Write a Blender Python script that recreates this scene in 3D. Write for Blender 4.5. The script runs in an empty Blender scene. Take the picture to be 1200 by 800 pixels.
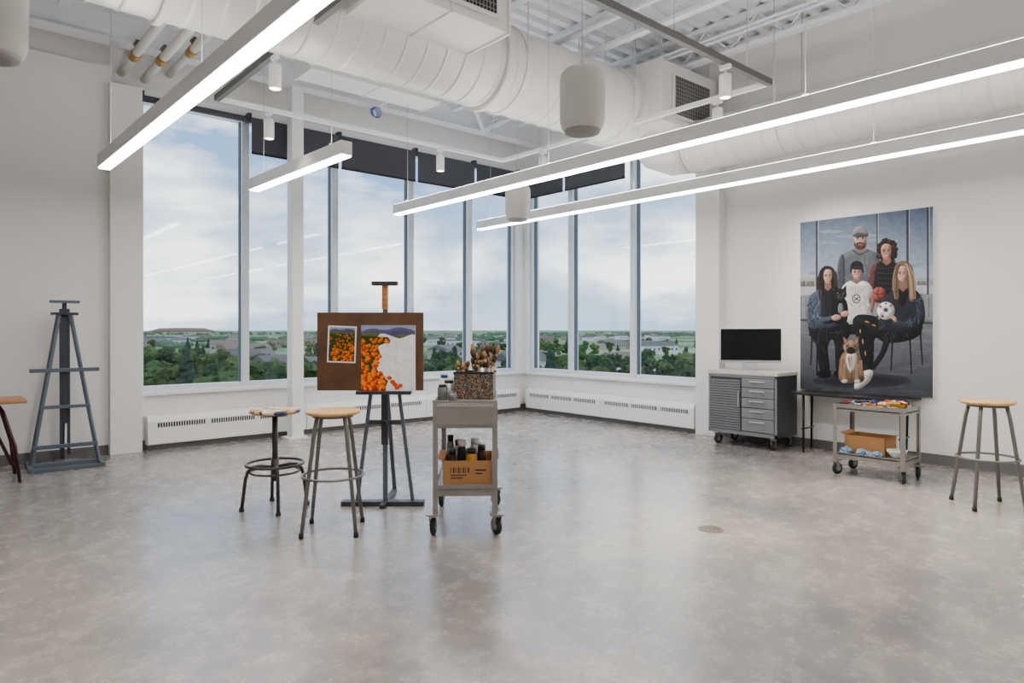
import bpy, bmesh, math, random
import numpy as np
from mathutils import Vector, Matrix, Euler
from mathutils import noise as mnoise
random.seed(7)
SC = bpy.context.scene
COLL = SC.collection
TH = math.radians(41.2)
FW = Vector((math.sin(TH), math.cos(TH)))
RT = Vector((math.cos(TH), -math.sin(TH)))
EYE = 1.3
XW, YW, ZC = 7.35, 8.1, 4.75
def cv(a, s):
    p = FW * a + RT * s
    return (p.x, p.y)
def S(r, g, b):
    f = lambda c: (c/255/12.92) if c/255 <= 0.04045 else ((c/255+0.055)/1.055)**2.4
    return (f(r), f(g), f(b), 1.0)

# ---------------------------------------------------------------- materials
MATS = {}
def mat(name, col, rough=0.5, metal=0.0, var=0.06, scale=8.0, bump=0.0, bscale=60.0, emit=None, es=0.0, coat=0.0, spec=0.5):
    if name in MATS: return MATS[name]
    m = bpy.data.materials.new(name); m.use_nodes = True
    nt = m.node_tree; p = nt.nodes["Principled BSDF"]
    tc = nt.nodes.new("ShaderNodeTexCoord")
    n = nt.nodes.new("ShaderNodeTexNoise"); n.inputs["Scale"].default_value = scale; n.inputs["Detail"].default_value = 4
    nt.links.new(tc.outputs["Object"], n.inputs["Vector"])
    mx = nt.nodes.new("ShaderNodeMix"); mx.data_type = 'RGBA'
    nt.links.new(n.outputs["Fac"], mx.inputs[0])
    mx.inputs[6].default_value = tuple(max(0, c*(1-var)) for c in col[:3]) + (1,)
    mx.inputs[7].default_value = tuple(min(1, c*(1+var)) for c in col[:3]) + (1,)
    nt.links.new(mx.outputs[2], p.inputs["Base Color"])
    p.inputs["Roughness"].default_value = rough
    p.inputs["Metallic"].default_value = metal
    p.inputs["Specular IOR Level"].default_value = spec
    p.inputs["Coat Weight"].default_value = coat
    if bump > 0:
        n2 = nt.nodes.new("ShaderNodeTexNoise"); n2.inputs["Scale"].default_value = bscale; n2.inputs["Detail"].default_value = 3
        nt.links.new(tc.outputs["Object"], n2.inputs["Vector"])
        b = nt.nodes.new("ShaderNodeBump"); b.inputs["Strength"].default_value = bump; b.inputs["Distance"].default_value = 0.01
        nt.links.new(n2.outputs["Fac"], b.inputs["Height"]); nt.links.new(b.outputs["Normal"], p.inputs["Normal"])
    if emit:
        p.inputs["Emission Color"].default_value = emit; p.inputs["Emission Strength"].default_value = es
    MATS[name] = m
    return m

def wood(name, c1, c2, rough=0.45, sc=(1, 12, 12)):
    if name in MATS: return MATS[name]
    m = bpy.data.materials.new(name); m.use_nodes = True
    nt = m.node_tree; p = nt.nodes["Principled BSDF"]
    tc = nt.nodes.new("ShaderNodeTexCoord"); mp = nt.nodes.new("ShaderNodeMapping"); mp.inputs["Scale"].default_value = sc
    n = nt.nodes.new("ShaderNodeTexNoise"); n.inputs["Scale"].default_value = 4; n.inputs["Detail"].default_value = 6
    r = nt.nodes.new("ShaderNodeValToRGB"); r.color_ramp.elements[0].color = c1; r.color_ramp.elements[1].color = c2
    r.color_ramp.elements[0].position = 0.3; r.color_ramp.elements[1].position = 0.7
    nt.links.new(tc.outputs["Object"], mp.inputs["Vector"]); nt.links.new(mp.outputs["Vector"], n.inputs["Vector"])
    nt.links.new(n.outputs["Fac"], r.inputs["Fac"]); nt.links.new(r.outputs["Color"], p.inputs["Base Color"])
    p.inputs["Roughness"].default_value = rough
    MATS[name] = m
    return m

def splatter(name, base, cols, scale=30, rough=0.5, amt=0.5):
    """surface speckled with coloured paint"""
    m = bpy.data.materials.new(name); m.use_nodes = True
    nt = m.node_tree; p = nt.nodes["Principled BSDF"]
    tc = nt.nodes.new("ShaderNodeTexCoord")
    v = nt.nodes.new("ShaderNodeTexVoronoi")
    nn = nt.nodes.new("ShaderNodeTexNoise"); nn.inputs["Scale"].default_value = scale*0.6
    nt.links.new(tc.outputs["Object"], nn.inputs["Vector"])
    nt.links.new(nn.outputs["Color"], v.inputs["Vector"])
    v.inputs["Scale"].default_value = 12
    sep = nt.nodes.new("ShaderNodeSeparateColor"); nt.links.new(v.outputs["Color"], sep.inputs["Color"])
    r = nt.nodes.new("ShaderNodeValToRGB"); r.color_ramp.interpolation = 'CONSTANT'
    els = r.color_ramp.elements
    els[0].color = base; els[0].position = 0
    els[1].color = cols[0]; els[1].position = 1-amt
    for i, c in enumerate(cols[1:]):
        e = els.new(1-amt+amt*(i+1)/len(cols)); e.color = c
    nt.links.new(sep.outputs[0], r.inputs["Fac"]); nt.links.new(r.outputs["Color"], p.inputs["Base Color"])
    p.inputs["Roughness"].default_value = rough
    MATS[name] = m
    return m

M_wall = mat("wall_paint", S(232, 230, 228), 0.75, var=0.02, scale=2, bump=0.05, bscale=200)
M_white = mat("white_paint", S(240, 240, 239), 0.5, var=0.02)
M_ceilw = mat("ceiling_white_steel", S(230, 231, 234), 0.55, var=0.03)
M_alu = mat("window_aluminium", S(214, 219, 224), 0.45, 0.0, var=0.03)
M_base = mat("baseboard_rubber", S(96, 95, 94), 0.6)
M_shade = mat("shade_fabric", S(70, 70, 76), 0.85, bump=0.1)
M_duct = mat("duct_white", S(232, 229, 225), 0.38, 0.12, var=0.03)
M_dark = mat("dark_void", S(26, 26, 28), 0.7)
M_black = mat("black_plastic", S(18, 18, 20), 0.4)
M_blackmetal = mat("black_metal", S(26, 26, 29), 0.35, 0.5)
M_steel = mat("brushed_steel", S(120, 120, 120), 0.35, 0.85, var=0.1)
M_steelp = mat("cart_painted_steel", S(142, 139, 133), 0.42, 0.4, var=0.2, scale=14)
M_stoolleg = mat("stool_leg_grey", S(118, 116, 112), 0.38, 0.5)
M_brownleg = mat("bronze_leg", S(66, 58, 56), 0.38, 0.5)
M_easel = mat("easel_grey", S(86, 96, 105), 0.5, 0.2)
M_easeld = mat("easel_dark", S(54, 58, 64), 0.5, 0.3)
M_rubber = mat("rubber", S(22, 22, 23), 0.7)
M_castor = mat("castor_metal", S(165, 160, 150), 0.35, 0.7)
M_maple = wood("maple_seat", S(224, 182, 122), S(198, 150, 90))
M_oak = wood("oak_top", S(192, 136, 78), S(154, 100, 52))
M_maroon = mat("maroon_steel", S(66, 28, 30), 0.4, 0.3)
M_board = wood("brown_hardboard", S(104, 68, 40), S(80, 52, 30), 0.6, (2, 2, 2))
M_card = mat("cardboard", S(170, 122, 74), 0.85, var=0.08, bump=0.1)
M_cardd = mat("cardboard_print", S(50, 36, 26), 0.85)
M_spk = mat("speaker_body", S(200, 197, 192), 0.5)
M_spkg = mat("speaker_grille", S(150, 148, 145), 0.6, bump=0.3, bscale=300)
M_track = mat("track_grey", S(96, 94, 92), 0.4, 0.3)
M_pipe = mat("pipe_insulation", S(226, 221, 212), 0.6)
M_brass = mat("brass_fitting", S(176, 136, 76), 0.35, 0.7)
M_cable = mat("steel_cable", S(190, 190, 190), 0.4, 0.5)
M_lens = mat("lamp_lens", S(255, 240, 215), 0.4, emit=(1, .85, .65, 1), es=14)
M_diff = mat("light_diffuser", S(250, 250, 250), 0.4, emit=(1, .97, .935, 1), es=35)
M_up = mat("added_uplight", S(250, 250, 250), 0.4, emit=(1, .975, .95, 1), es=18)  # emission for an added uplight that brightens the ceiling
M_cab = mat("cabinet_grey", S(138, 140, 144), 0.32, 0.4, var=0.08)
M_cabd = mat("cabinet_dark", S(62, 64, 68), 0.4, 0.3)
M_cabt = mat("cabinet_top", S(196, 190, 180), 0.5)
M_screen = mat("black_screen", S(6, 6, 8), 0.1, coat=0.5)
M_silver = mat("silver_aluminium", S(200, 202, 205), 0.3, 0.7)

def concrete():
    m = bpy.data.materials.new("polished_concrete"); m.use_nodes = True
    nt = m.node_tree; p = nt.nodes["Principled BSDF"]; L = nt.links.new
    tc = nt.nodes.new("ShaderNodeTexCoord")
    def noise(s, d, r=0.6):
        n = nt.nodes.new("ShaderNodeTexNoise"); n.inputs["Scale"].default_value = s; n.inputs["Detail"].default_value = d
        n.inputs["Roughness"].default_value = r; L(tc.outputs["Object"], n.inputs["Vector"]); return n
    n1 = noise(0.6, 9, 0.68); n2 = noise(6, 10, 0.8); n3 = noise(90, 4, 0.7)
    r1 = nt.nodes.new("ShaderNodeValToRGB")
    r1.color_ramp.elements[0].position = 0.38; r1.color_ramp.elements[0].color = S(124, 121, 120)
    r1.color_ramp.elements[1].position = 0.62; r1.color_ramp.elements[1].color = S(172, 165, 156)
    L(n1.outputs["Fac"], r1.inputs["Fac"])
    r2 = nt.nodes.new("ShaderNodeValToRGB")
    r2.color_ramp.elements[0].position = 0.32; r2.color_ramp.elements[0].color = (0.64, 0.64, 0.66, 1)
    r2.color_ramp.elements[1].position = 0.66; r2.color_ramp.elements[1].color = (1.15, 1.135, 1.115, 1)
    L(n2.outputs["Fac"], r2.inputs["Fac"])
    mx = nt.nodes.new("ShaderNodeMix"); mx.data_type = 'RGBA'; mx.blend_type = 'MULTIPLY'; mx.inputs[0].default_value = 1
    L(r1.outputs["Color"], mx.inputs[6]); L(r2.outputs["Color"], mx.inputs[7])
    r3 = nt.nodes.new("ShaderNodeValToRGB")
    r3.color_ramp.elements[0].position = 0.33; r3.color_ramp.elements[0].color = (0.68, 0.67, 0.66, 1)
    r3.color_ramp.elements[1].position = 0.5; r3.color_ramp.elements[1].color = (1, 1, 1, 1)
    L(n3.outputs["Fac"], r3.inputs["Fac"])
    mx2 = nt.nodes.new("ShaderNodeMix"); mx2.data_type = 'RGBA'; mx2.blend_type = 'MULTIPLY'; mx2.inputs[0].default_value = 0.85
    L(mx.outputs[2], mx2.inputs[6]); L(r3.outputs["Color"], mx2.inputs[7])
    L(mx2.outputs[2], p.inputs["Base Color"])
    rr = nt.nodes.new("ShaderNodeMapRange"); rr.inputs["To Min"].default_value = 0.15; rr.inputs["To Max"].default_value = 0.38
    L(n2.outputs["Fac"], rr.inputs["Value"]); L(rr.outputs["Result"], p.inputs["Roughness"])
    p.inputs["Specular IOR Level"].default_value = 0.75
    p.inputs["Coat Weight"].default_value = 0.22; p.inputs["Coat Roughness"].default_value = 0.16
    b = nt.nodes.new("ShaderNodeBump"); b.inputs["Strength"].default_value = 0.06; b.inputs["Distance"].default_value = 0.01
    L(n2.outputs["Fac"], b.inputs["Height"]); L(b.outputs["Normal"], p.inputs["Normal"])
    return m
M_floor = concrete()

def glassmat():
    m = bpy.data.materials.new("window_glass"); m.use_nodes = True
    nt = m.node_tree; nt.nodes.remove(nt.nodes["Principled BSDF"])
    out = nt.nodes["Material Output"]
    t = nt.nodes.new("ShaderNodeBsdfTransparent"); t.inputs[0].default_value = (0.94, 0.965, 0.975, 1)
    g = nt.nodes.new("ShaderNodeBsdfGlossy"); g.inputs["Roughness"].default_value = 0.02
    mx = nt.nodes.new("ShaderNodeMixShader"); mx.inputs[0].default_value = 0.025
    nt.links.new(t.outputs[0], mx.inputs[1]); nt.links.new(g.outputs[0], mx.inputs[2]); nt.links.new(mx.outputs[0], out.inputs[0])
    return m
M_glass = glassmat()

def vcmat(name, rough=0.5, sat=1.12, var=0.06):
    m = bpy.data.materials.new(name); m.use_nodes = True
    nt = m.node_tree; p = nt.nodes["Principled BSDF"]; L = nt.links.new
    a = nt.nodes.new("ShaderNodeVertexColor"); a.layer_name = "Col"
    h = nt.nodes.new("ShaderNodeHueSaturation"); h.inputs["Saturation"].default_value = sat
    tc = nt.nodes.new("ShaderNodeTexCoord")
    n = nt.nodes.new("ShaderNodeTexNoise"); n.inputs["Scale"].default_value = 20; n.inputs["Detail"].default_value = 6
    L(tc.outputs["Object"], n.inputs["Vector"])
    mr = nt.nodes.new("ShaderNodeMapRange"); mr.inputs["From Min"].default_value = 0.3; mr.inputs["From Max"].default_value = 0.7
    mr.inputs["To Min"].default_value = 1-var; mr.inputs["To Max"].default_value = 1+var
    L(n.outputs["Fac"], mr.inputs["Value"]); L(mr.outputs["Result"], h.inputs["Value"])
    L(a.outputs["Color"], h.inputs["Color"]); L(h.outputs["Color"], p.inputs["Base Color"])
    p.inputs["Roughness"].default_value = rough
    p.inputs["Specular IOR Level"].default_value = .25
    return m
M_paint = vcmat("oil_paint")
M_portrait = vcmat("portrait_oil_paint", sat=.84)

# ---------------------------------------------------------------- mesh builder
class MB:
    def __init__(self):
        self.bm = bmesh.new(); self.mats = []
    def mi(self, m):
        if m not in self.mats: self.mats.append(m)
        return self.mats.index(m)
    def merge(self, tmp, m, smooth=False, M=None):
        if M is not None: tmp.transform(M)
        idx = self.mi(m); mp = {}
        for v in tmp.verts: mp[v] = self.bm.verts.new(v.co)
        for f in tmp.faces:
            try:
                nf = self.bm.faces.new([mp[v] for v in f.verts])
                nf.material_index = idx; nf.smooth = smooth
            except ValueError: pass
        tmp.free()
    def box(self, c, s, m, rot=None, bev=0.0):
        t = bmesh.new(); bmesh.ops.create_cube(t, size=1)
        for v in t.verts: v.co = Vector((v.co.x*s[0], v.co.y*s[1], v.co.z*s[2]))
        if bev > 0: bmesh.ops.bevel(t, geom=list(t.edges), offset=bev, segments=2, affect='EDGES', profile=0.5)
        M = Matrix.Translation(c)
        if rot is not None: M = M @ Euler(rot).to_matrix().to_4x4()
        self.merge(t, m, False, M); return self
    def bx(self, x0, x1, y0, y1, z0, z1, m, bev=0.0):
        return self.box(((x0+x1)/2, (y0+y1)/2, (z0+z1)/2), (abs(x1-x0), abs(y1-y0), abs(z1-z0)), m, None, bev)
    def bar(self, p0, p1, w, d, m, bev=0.0):
        p0 = Vector(p0); p1 = Vector(p1); a = p1-p0; L = a.length
        q = a.to_track_quat('Z', 'Y')
        t = bmesh.new(); bmesh.ops.create_cube(t, size=1)
        for v in t.verts: v.co = Vector((v.co.x*w, v.co.y*d, v.co.z*L))
        if bev > 0: bmesh.ops.bevel(t, geom=list(t.edges), offset=bev, segments=1, affect='EDGES')
        self.merge(t, m, False, Matrix.Translation((p0+p1)/2) @ q.to_matrix().to_4x4()); return self
    def tube(self, pts, r, m, seg=12, closed=False, smooth=True):
        P = [Vector(p) for p in pts]; n = len(P)
        R = r if isinstance(r, (list, tuple)) else [r]*n
        t = bmesh.new(); rings = []
        prev = None
        for i in range(n):
            if closed: tg = (P[(i+1) % n]-P[i-1]).normalized()
            elif i == 0: tg = (P[1]-P[0]).normalized()
            elif i == n-1: tg = (P[-1]-P[-2]).normalized()
            else:
                tg = ((P[i+1]-P[i]).normalized()+(P[i]-P[i-1]).normalized())
                tg = tg.normalized() if tg.length > 1e-6 else (P[i+1]-P[i]).normalized()
            if prev is None:
                up = Vector((0, 0, 1)) if abs(tg.z) < 0.9 else Vector((1, 0, 0))
                u = tg.cross(up).normalized()
            else:
                u = (prev - tg*prev.dot(tg)).normalized()
            prev = u; w = tg.cross(u)
            rings.append([t.verts.new(P[i]+(u*math.cos(2*math.pi*k/seg)+w*math.sin(2*math.pi*k/seg))*R[i]) for k in range(seg)])
        rng = n if closed else n-1
        for i in range(rng):
            a = rings[i]; b = rings[(i+1) % n]
            for k in range(seg):
                t.faces.new([a[k], a[(k+1) % seg], b[(k+1) % seg], b[k]])
        if not closed:
            t.faces.new(rings[0][::-1]); t.faces.new(rings[-1])
        bmesh.ops.recalc_face_normals(t, faces=list(t.faces))
        self.merge(t, m, smooth)
        if not closed:
            self.bm.faces.ensure_lookup_table()
            for f in self.bm.faces[-2:]: f.smooth = False
        return self
    def lathe(self, prof, m, c=(0, 0, 0), seg=24, rot=None, smooth=True, scale=(1, 1, 1)):
        t = bmesh.new(); rings = []
        for (r, z) in prof:
            if r < 1e-5: rings.append([t.verts.new((0, 0, z))])
            else: rings.append([t.verts.new((r*math.cos(2*math.pi*k/seg), r*math.sin(2*math.pi*k/seg), z)) for k in range(seg)])
        for a, b in zip(rings[:-1], rings[1:]):
            for k in range(seg):
                va = [a[k], a[(k+1) % seg]] if len(a) > 1 else [a[0]]
                vb = [b[(k+1) % seg], b[k]] if len(b) > 1 else [b[0]]
                if len(va)+len(vb) >= 3: t.faces.new(va+vb)
        for r_, rv in ((rings[0], True), (rings[-1], False)):
            if len(r_) > 1: t.faces.new(r_[::-1] if rv else r_)
        for v in t.verts: v.co = Vector((v.co.x*scale[0], v.co.y*scale[1], v.co.z*scale[2]))
        bmesh.ops.recalc_face_normals(t, faces=list(t.faces))
        M = Matrix.Translation(c)
        if rot is not None: M = M @ Euler(rot).to_matrix().to_4x4()
        self.merge(t, m, smooth, M); return self
    def torus(self, c, R, r, m, seg=32, rs=8, rot=None):
        pts = [Vector((R*math.cos(2*math.pi*k/seg), R*math.sin(2*math.pi*k/seg), 0)) for k in range(seg)]
        if rot is not None:
            E = Euler(rot).to_matrix(); pts = [E @ p for p in pts]
        return self.tube([p+Vector(c) for p in pts], r, m, rs, closed=True)
    def blob(self, c, s, m, sub=2, amp=0.2, freq=1.5, seed=0, smooth=True):
        t = bmesh.new(); bmesh.ops.create_icosphere(t, subdivisions=sub, radius=1)
        for v in t.verts:
            k = mnoise.noise(v.co*freq+Vector((seed*7.3, seed*3.1, seed)))
            v.co = v.co*(1+amp*k*2)
            v.co = Vector((v.co.x*s[0], v.co.y*s[1], v.co.z*s[2]))+Vector(c)
        self.merge(t, m, smooth); return self
    def build(self, name, parent=None, loc=(0, 0, 0), rot=(0, 0, 0), **props):
        me = bpy.data.meshes.new(name); self.bm.to_mesh(me); self.bm.free()
        for m in self.mats: me.materials.append(m)
        o = bpy.data.objects.new(name, me); COLL.objects.link(o)
        o.location = loc; o.rotation_euler = rot
        if parent is not None: o.parent = parent
        for k, v in props.items(): o[k] = v
        return o

def thing(name, label, category, loc=(0, 0, 0), rz=0.0, group=None, rx=0.0):
    e = bpy.data.objects.new(name, None); e.empty_display_size = 0.1
    COLL.objects.link(e); e.location = loc; e.rotation_euler = (rx, 0, rz)
    e["label"] = label; e["category"] = category
    if group: e["group"] = group
    return e
def rod(par, name, p, q, r_=.004, m=None):
    mb = MB(); mb.tube([p, q], r_, m or M_cable, 6); return mb.build(name, par)
def struct(mb, name, **k):
    return mb.build(name, kind="structure", **k)
CAMROT = -TH

# ---------------------------------------------------------------- room shell
mb = MB(); mb.bx(-4, XW+.3, -4.5, YW+.3, -.2, 0, M_floor); struct(mb, "floor")
mb = MB()
mb.bx(-4, 1.75, YW, YW+.3, 0, ZC, M_wall)
mb.bx(-4, 1.46, YW-.06, YW, 0, 4.04, M_wall)
mb.bx(1.75, XW+.3, YW, YW+.3, 0, .60, M_wall)
mb.bx(1.75, XW+.3, YW, YW+.3, 3.84, ZC, M_wall)
struct(mb, "wall_left")
mb = MB()
mb.bx(XW, XW+.3, -4.5, 4.78, 0, ZC, M_wall)
mb.bx(XW, XW+.3, 4.78, YW, 0, .60, M_wall)
mb.bx(XW, XW+.3, 4.78, YW, 3.84, ZC, M_wall)
struct(mb, "wall_right")
mb = MB(); mb.bx(-4.3, -4, -4.5, YW+.3, 0, ZC, M_wall); struct(mb, "wall_west")
mb = MB(); mb.bx(-4, XW+.3, -4.8, -4.5, 0, ZC, M_wall); struct(mb, "wall_back")
mb = MB(); t = bmesh.new()
ys = []; y = -4.5
while y < YW+.3:
    for dy, dz in ((0, 0), (.09, 0), (.115, .05), (.175, .05), (.2, 0)): ys.append((y+dy, dz))
    y += .2
a = [t.verts.new((-4, yy, ZC+zz)) for yy, zz in ys]; b = [t.verts.new((XW+.3, yy, ZC+zz)) for yy, zz in ys]
for i in range(len(ys)-1): t.faces.new([a[i], a[i+1], b[i+1], b[i]])
mb.merge(t, M_ceilw); mb.bx(-4.3, XW+.3, -4.8, YW+.3, ZC+.06, ZC+.16, M_ceilw)
struct(mb, "ceiling")

mb = MB(); mb.bx(1.45, 1.75, YW-.15, YW, 0, 3.86, M_wall, .004); struct(mb, "trim_1")
mb = MB(); mb.bx(XW-.14, XW, 4.45, 4.78, 0, 3.86, M_wall, .004); struct(mb, "trim_2")
mb = MB(); mb.bx(7.15, XW+.1, YW-.06, YW+.2, .6, 3.84, M_white); mb.bx(XW-.06, XW+.2, 7.95, YW+.1, .6, 3.84, M_white); struct(mb, "trim_3")
mb = MB(); mb.bx(1.75, XW, YW-.05, YW+.12, .585, .625, M_white, .004); struct(mb, "trim_4")
mb = MB(); mb.bx(XW-.05, XW+.12, 4.78, YW, .585, .625, M_white, .004); struct(mb, "trim_5")
mb = MB(); mb.bx(1.75, XW, YW-.04, YW+.02, 3.82, 3.9, M_white); struct(mb, "trim_6")
mb = MB(); mb.bx(XW-.04, XW+.02, 4.78, YW, 3.82, 3.9, M_white); struct(mb, "trim_7")
mb = MB(); mb.bx(-4, 1.45, YW-.075, YW-.06, 0, .1, M_base); mb.bx(1.75, XW, YW-.012, YW, 0, .1, M_base); struct(mb, "baseboard_left")
mb = MB(); mb.bx(XW-.015, XW, -4.5, 4.45, 0, .1, M_base); mb.bx(XW-.012, XW, 4.78, YW, 0, .1, M_base); struct(mb, "baseboard_right")

M_gasket = mat("window_gasket", S(78, 88, 100), 0.6)
def window(n, a, b, left=True):
    w = .042; z0, z1 = .62, 3.82; L = b-a
    mb = MB(); mb.bx(0, w, -.02, .12, z0, z1, M_alu, .003); mb.bx(L-w, L, -.02, .12, z0, z1, M_alu, .003)
    mb.bx(w, L-w, 0, .12, z0, z0+.06, M_alu, .003); mb.bx(w, L-w, 0, .12, z1-.05, z1, M_alu, .003)
    mb.bx(w, w+.010, .03, .09, z0+.06, z1-.05, M_gasket); mb.bx(L-w-.010, L-w, .03, .09, z0+.06, z1-.05, M_gasket)
    loc, rz = ((a, YW+.02, 0), 0) if left else ((XW+.02, b, 0), -math.pi/2)
    o = struct(mb, "window_%d" % n, loc=loc, rot=(0, 0, rz))
    g = MB(); g.bx(w, L-w, .06, .068, z0+.05, z1-.04, M_glass); g.build("glass_pane", o)
XE = [1.75, 2.885, 4.035, 5.2, 6.247, 7.15]; YE = [4.785, 5.88, 7.065, 7.95]
n = 1
for i in range(5): window(n, XE[i], XE[i+1]); n += 1
for i in range(3): window(n, YE[i], YE[i+1], False); n += 1

def shade(loc, rz, L, drop, lab):
    r = thing("roller_shade", lab, "window shade", loc, rz, "roller shades")
    mb = MB(); mb.tube([(.02, -.06, 0), (L-.02, -.06, 0)], .035, M_shade, 14); mb.build("roller_tube", r)
    for xx in (.006, L-.02):
        mb = MB(); mb.bx(xx, xx+.014, -.1, .0, -.03, .075, M_shade); mb.build("mounting_bracket", r)
    if drop > .1:
        mb = MB(); mb.bx(.02, L-.02, -.095, -.09, -drop, .02, M_shade); mb.build("shade_fabric", r)
        mb = MB(); mb.bx(.02, L-.02, -.103, -.082, -drop-.025, -drop, M_dark, .004); mb.build("hem_bar", r)
    return r
for i in range(5):
    shade((XE[i], YW-.04, 3.77), 0, XE[i+1]-XE[i], .38 if i > 0 else .05, "dark grey roller shade partly lowered at the window head" if i > 0 else "dark grey roller shade rolled fully up at the window head")
for i in range(3):
    shade((XW-.04, YE[i+1], 3.77), -math.pi/2, YE[i+1]-YE[i], .38 if i > 0 else .05, "dark grey roller shade partly lowered at the window head" if i > 0 else "dark grey roller shade rolled fully up at the window head")

def convector(loc, rz, L):
    r = thing("baseboard_heater", "long white metal convector heater under the windows", "heater", loc, rz, "convector heaters")
    mb = MB(); t = bmesh.new()
    prof = [(0, .06), (-.12, .06), (-.13, .07), (-.13, .31), (-.10, .37), (0, .37)]
    a = [t.verts.new((.004, y, z)) for y, z in prof]; b = [t.verts.new((L-.004, y, z)) for y, z in prof]
    for i in range(len(prof)): t.faces.new([a[i], a[(i+1) % 6], b[(i+1) % 6], b[i]])
    t.faces.new(a[::-1]); t.faces.new(b); bmesh.ops.recalc_face_normals(t, faces=list(t.faces))
    mb.merge(t, M_white); mb.bx(.004, L-.004, -.08, 0, 0, .06, M_base); mb.build("heater_body", r)
    k = 3; seg = (L-.12)/k
    for j in range(k):
        mb = MB()
        x0 = .06+j*seg+.03; x1 = .06+(j+1)*seg-.03
        mb.bx(x0, x1, -.1325, -.129, .245, .295, M_dark)
        x = x0
        while x < x1-.01:
            mb.bx(x, x+.008, -.137, -.129, .243, .297, M_white); x += .026
        mb.build("heater_grille", r)
for i in range(3): convector((1.8+i*1.78, YW-.013, 0), 0, 1.78)
for i in range(2): convector((XW-.013, 7.9-i*1.55, 0), -math.pi/2, 1.55)

r = thing("support_column", "slim white square steel column in front of the windows", "column", (3.36, 7.785, 0))
mb = MB(); mb.box((0, 0, 2.1), (.15, .15, 4.2), M_white, bev=.012); mb.build("column_shaft", r)
mb = MB(); mb.box((0, 0, .01), (.24, .24, .02), M_white); mb.build("base_plate", r)
r = thing("steel_beam", "white steel beam carrying the roof by the windows", "beam", (0, 7.785, 4.2))
mb = MB(); mb.bx(-4, XW, -.09, .09, 0, .02, M_ceilw); mb.bx(-4, XW, -.09, .09, .3, .32, M_ceilw); mb.bx(-4, XW, -.01, .01, .02, .3, M_ceilw)
mb.build("beam_profile", r)
def joist(x):
    r = thing("ceiling_joist", "white open-web steel roof joist under the deck", "joist", (x, 0, 0), 0, "roof joists")
    mb = MB(); mb.bx(-.05, .05, -4.5, YW, ZC-.05, ZC, M_ceilw); mb.build("top_chord", r)
    mb = MB(); mb.bx(-.045, .045, -4.3, YW-.45, 4.36, 4.40, M_ceilw); mb.build("bottom_chord", r)
    mb = MB(); y = -4.3; up = False
    pts = []
    while y < YW-.3:
        pts.append((0, y, ZC-.04 if up else 4.39)); up = not up; y += .32
    mb.tube(pts, .014, M_ceilw, 8); mb.build("joist_web", r)
for x in (-2.2, -.6, 1.0, 2.6, 4.2, 5.6, 6.75): joist(x)
def pipe(name, pts, r_, m, label, cat="pipe", grp=None):
    r = thing(name, label, cat, (0, 0, 0), 0, grp)
    mb = MB(); mb.tube(pts, r_, m, 12); mb.build("pipe_run", r); return r
pr = pipe("sprinkler_pipe", [(-3.9, 6.4, 4.32), (XW, 6.4, 4.32)], .03, M_ceilw, "white sprinkler pipe running under the joists")
for x in (0.2, 2.0, 3.8, 5.5):
    mb = MB(); mb.tube([(x, 6.4, 4.32), (x, 6.4, 4.19)], .012, M_ceilw, 8); mb.lathe([(.02, 0), (.02, .01), (.006, .02), (.006, .03)], M_castor, (x, 6.4, 4.17), 12)
    mb.build("sprinkler_head", pr)
pipe("sprinkler_pipe", [(5.0, -4.4, 4.3), (5.0, 7.6, 4.3)], .03, M_ceilw, "white sprinkler main running beside a joist")
for xx in (6.2, 6.3, 3.2): pipe("electrical_conduit", [(xx, -4.4, 4.34), (xx, 7.6, 4.34)], .014, M_ceilw, "thin white conduit clipped under the roof", "conduit", "roof conduits")
for i, (p, q) in enumerate((((4.4, 7.7, 4.2), (5.4, 6.9, 4.7)), ((6.2, 7.7, 4.2), (5.3, 7.1, 4.7)), ((6.9, 6.6, 4.7), (6.2, 7.75, 4.22)))):
    r = thing("roof_brace", "white diagonal steel roof brace", "brace", (0, 0, 0), 0, "roof braces")
    mb = MB(); mb.bar(p, q, .05, .05, M_ceilw); mb.build("brace_bar", r)
r = thing("cable_coil", "small coil of blue data cable tied to the beam", "cable", (4.42, 7.785, 4.13))
M_bluec = mat("blue_cable", S(60, 110, 180), .5)
mb = MB()
for k in range(4): mb.torus((.01*k, -.010*k, 0), .058+.004*k, .005, M_bluec, 24, 6, (1.4+.1*k, .1*k, .2))
mb.build("cable_loops", r)
mb = MB(); mb.bx(-.006, .006, -.006, .006, .04, .075, M_dark); mb.build("cable_tie", r)
for i, (x, z) in enumerate(((1.58, 4.02), (1.80, 4.0), (2.05, 4.12))):
    r = thing("heating_pipe", "white insulated heating pipe with brass valve fittings", "pipe", (x, YW, z), 0, "heating pipes")
    mb = MB(); mb.tube([(0, 0, 0), (0, -3.2, .0), (0, -3.3, .05), (0, -3.32, .7)], .042, M_pipe, 14); mb.build("pipe_run", r)
    mb = MB(); mb.tube([(0, -.55-.1*i, 0), (0, -.70-.1*i, 0)], .05, M_brass, 12); mb.tube([(0, -.65-.1*i, 0), (0, -.65-.1*i, .1)], .014, M_brass, 8)
    mb.bx(-.015, .015, -.74-.1*i, -.6-.1*i, .1, .115, M_track); mb.build("valve", r)

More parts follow.
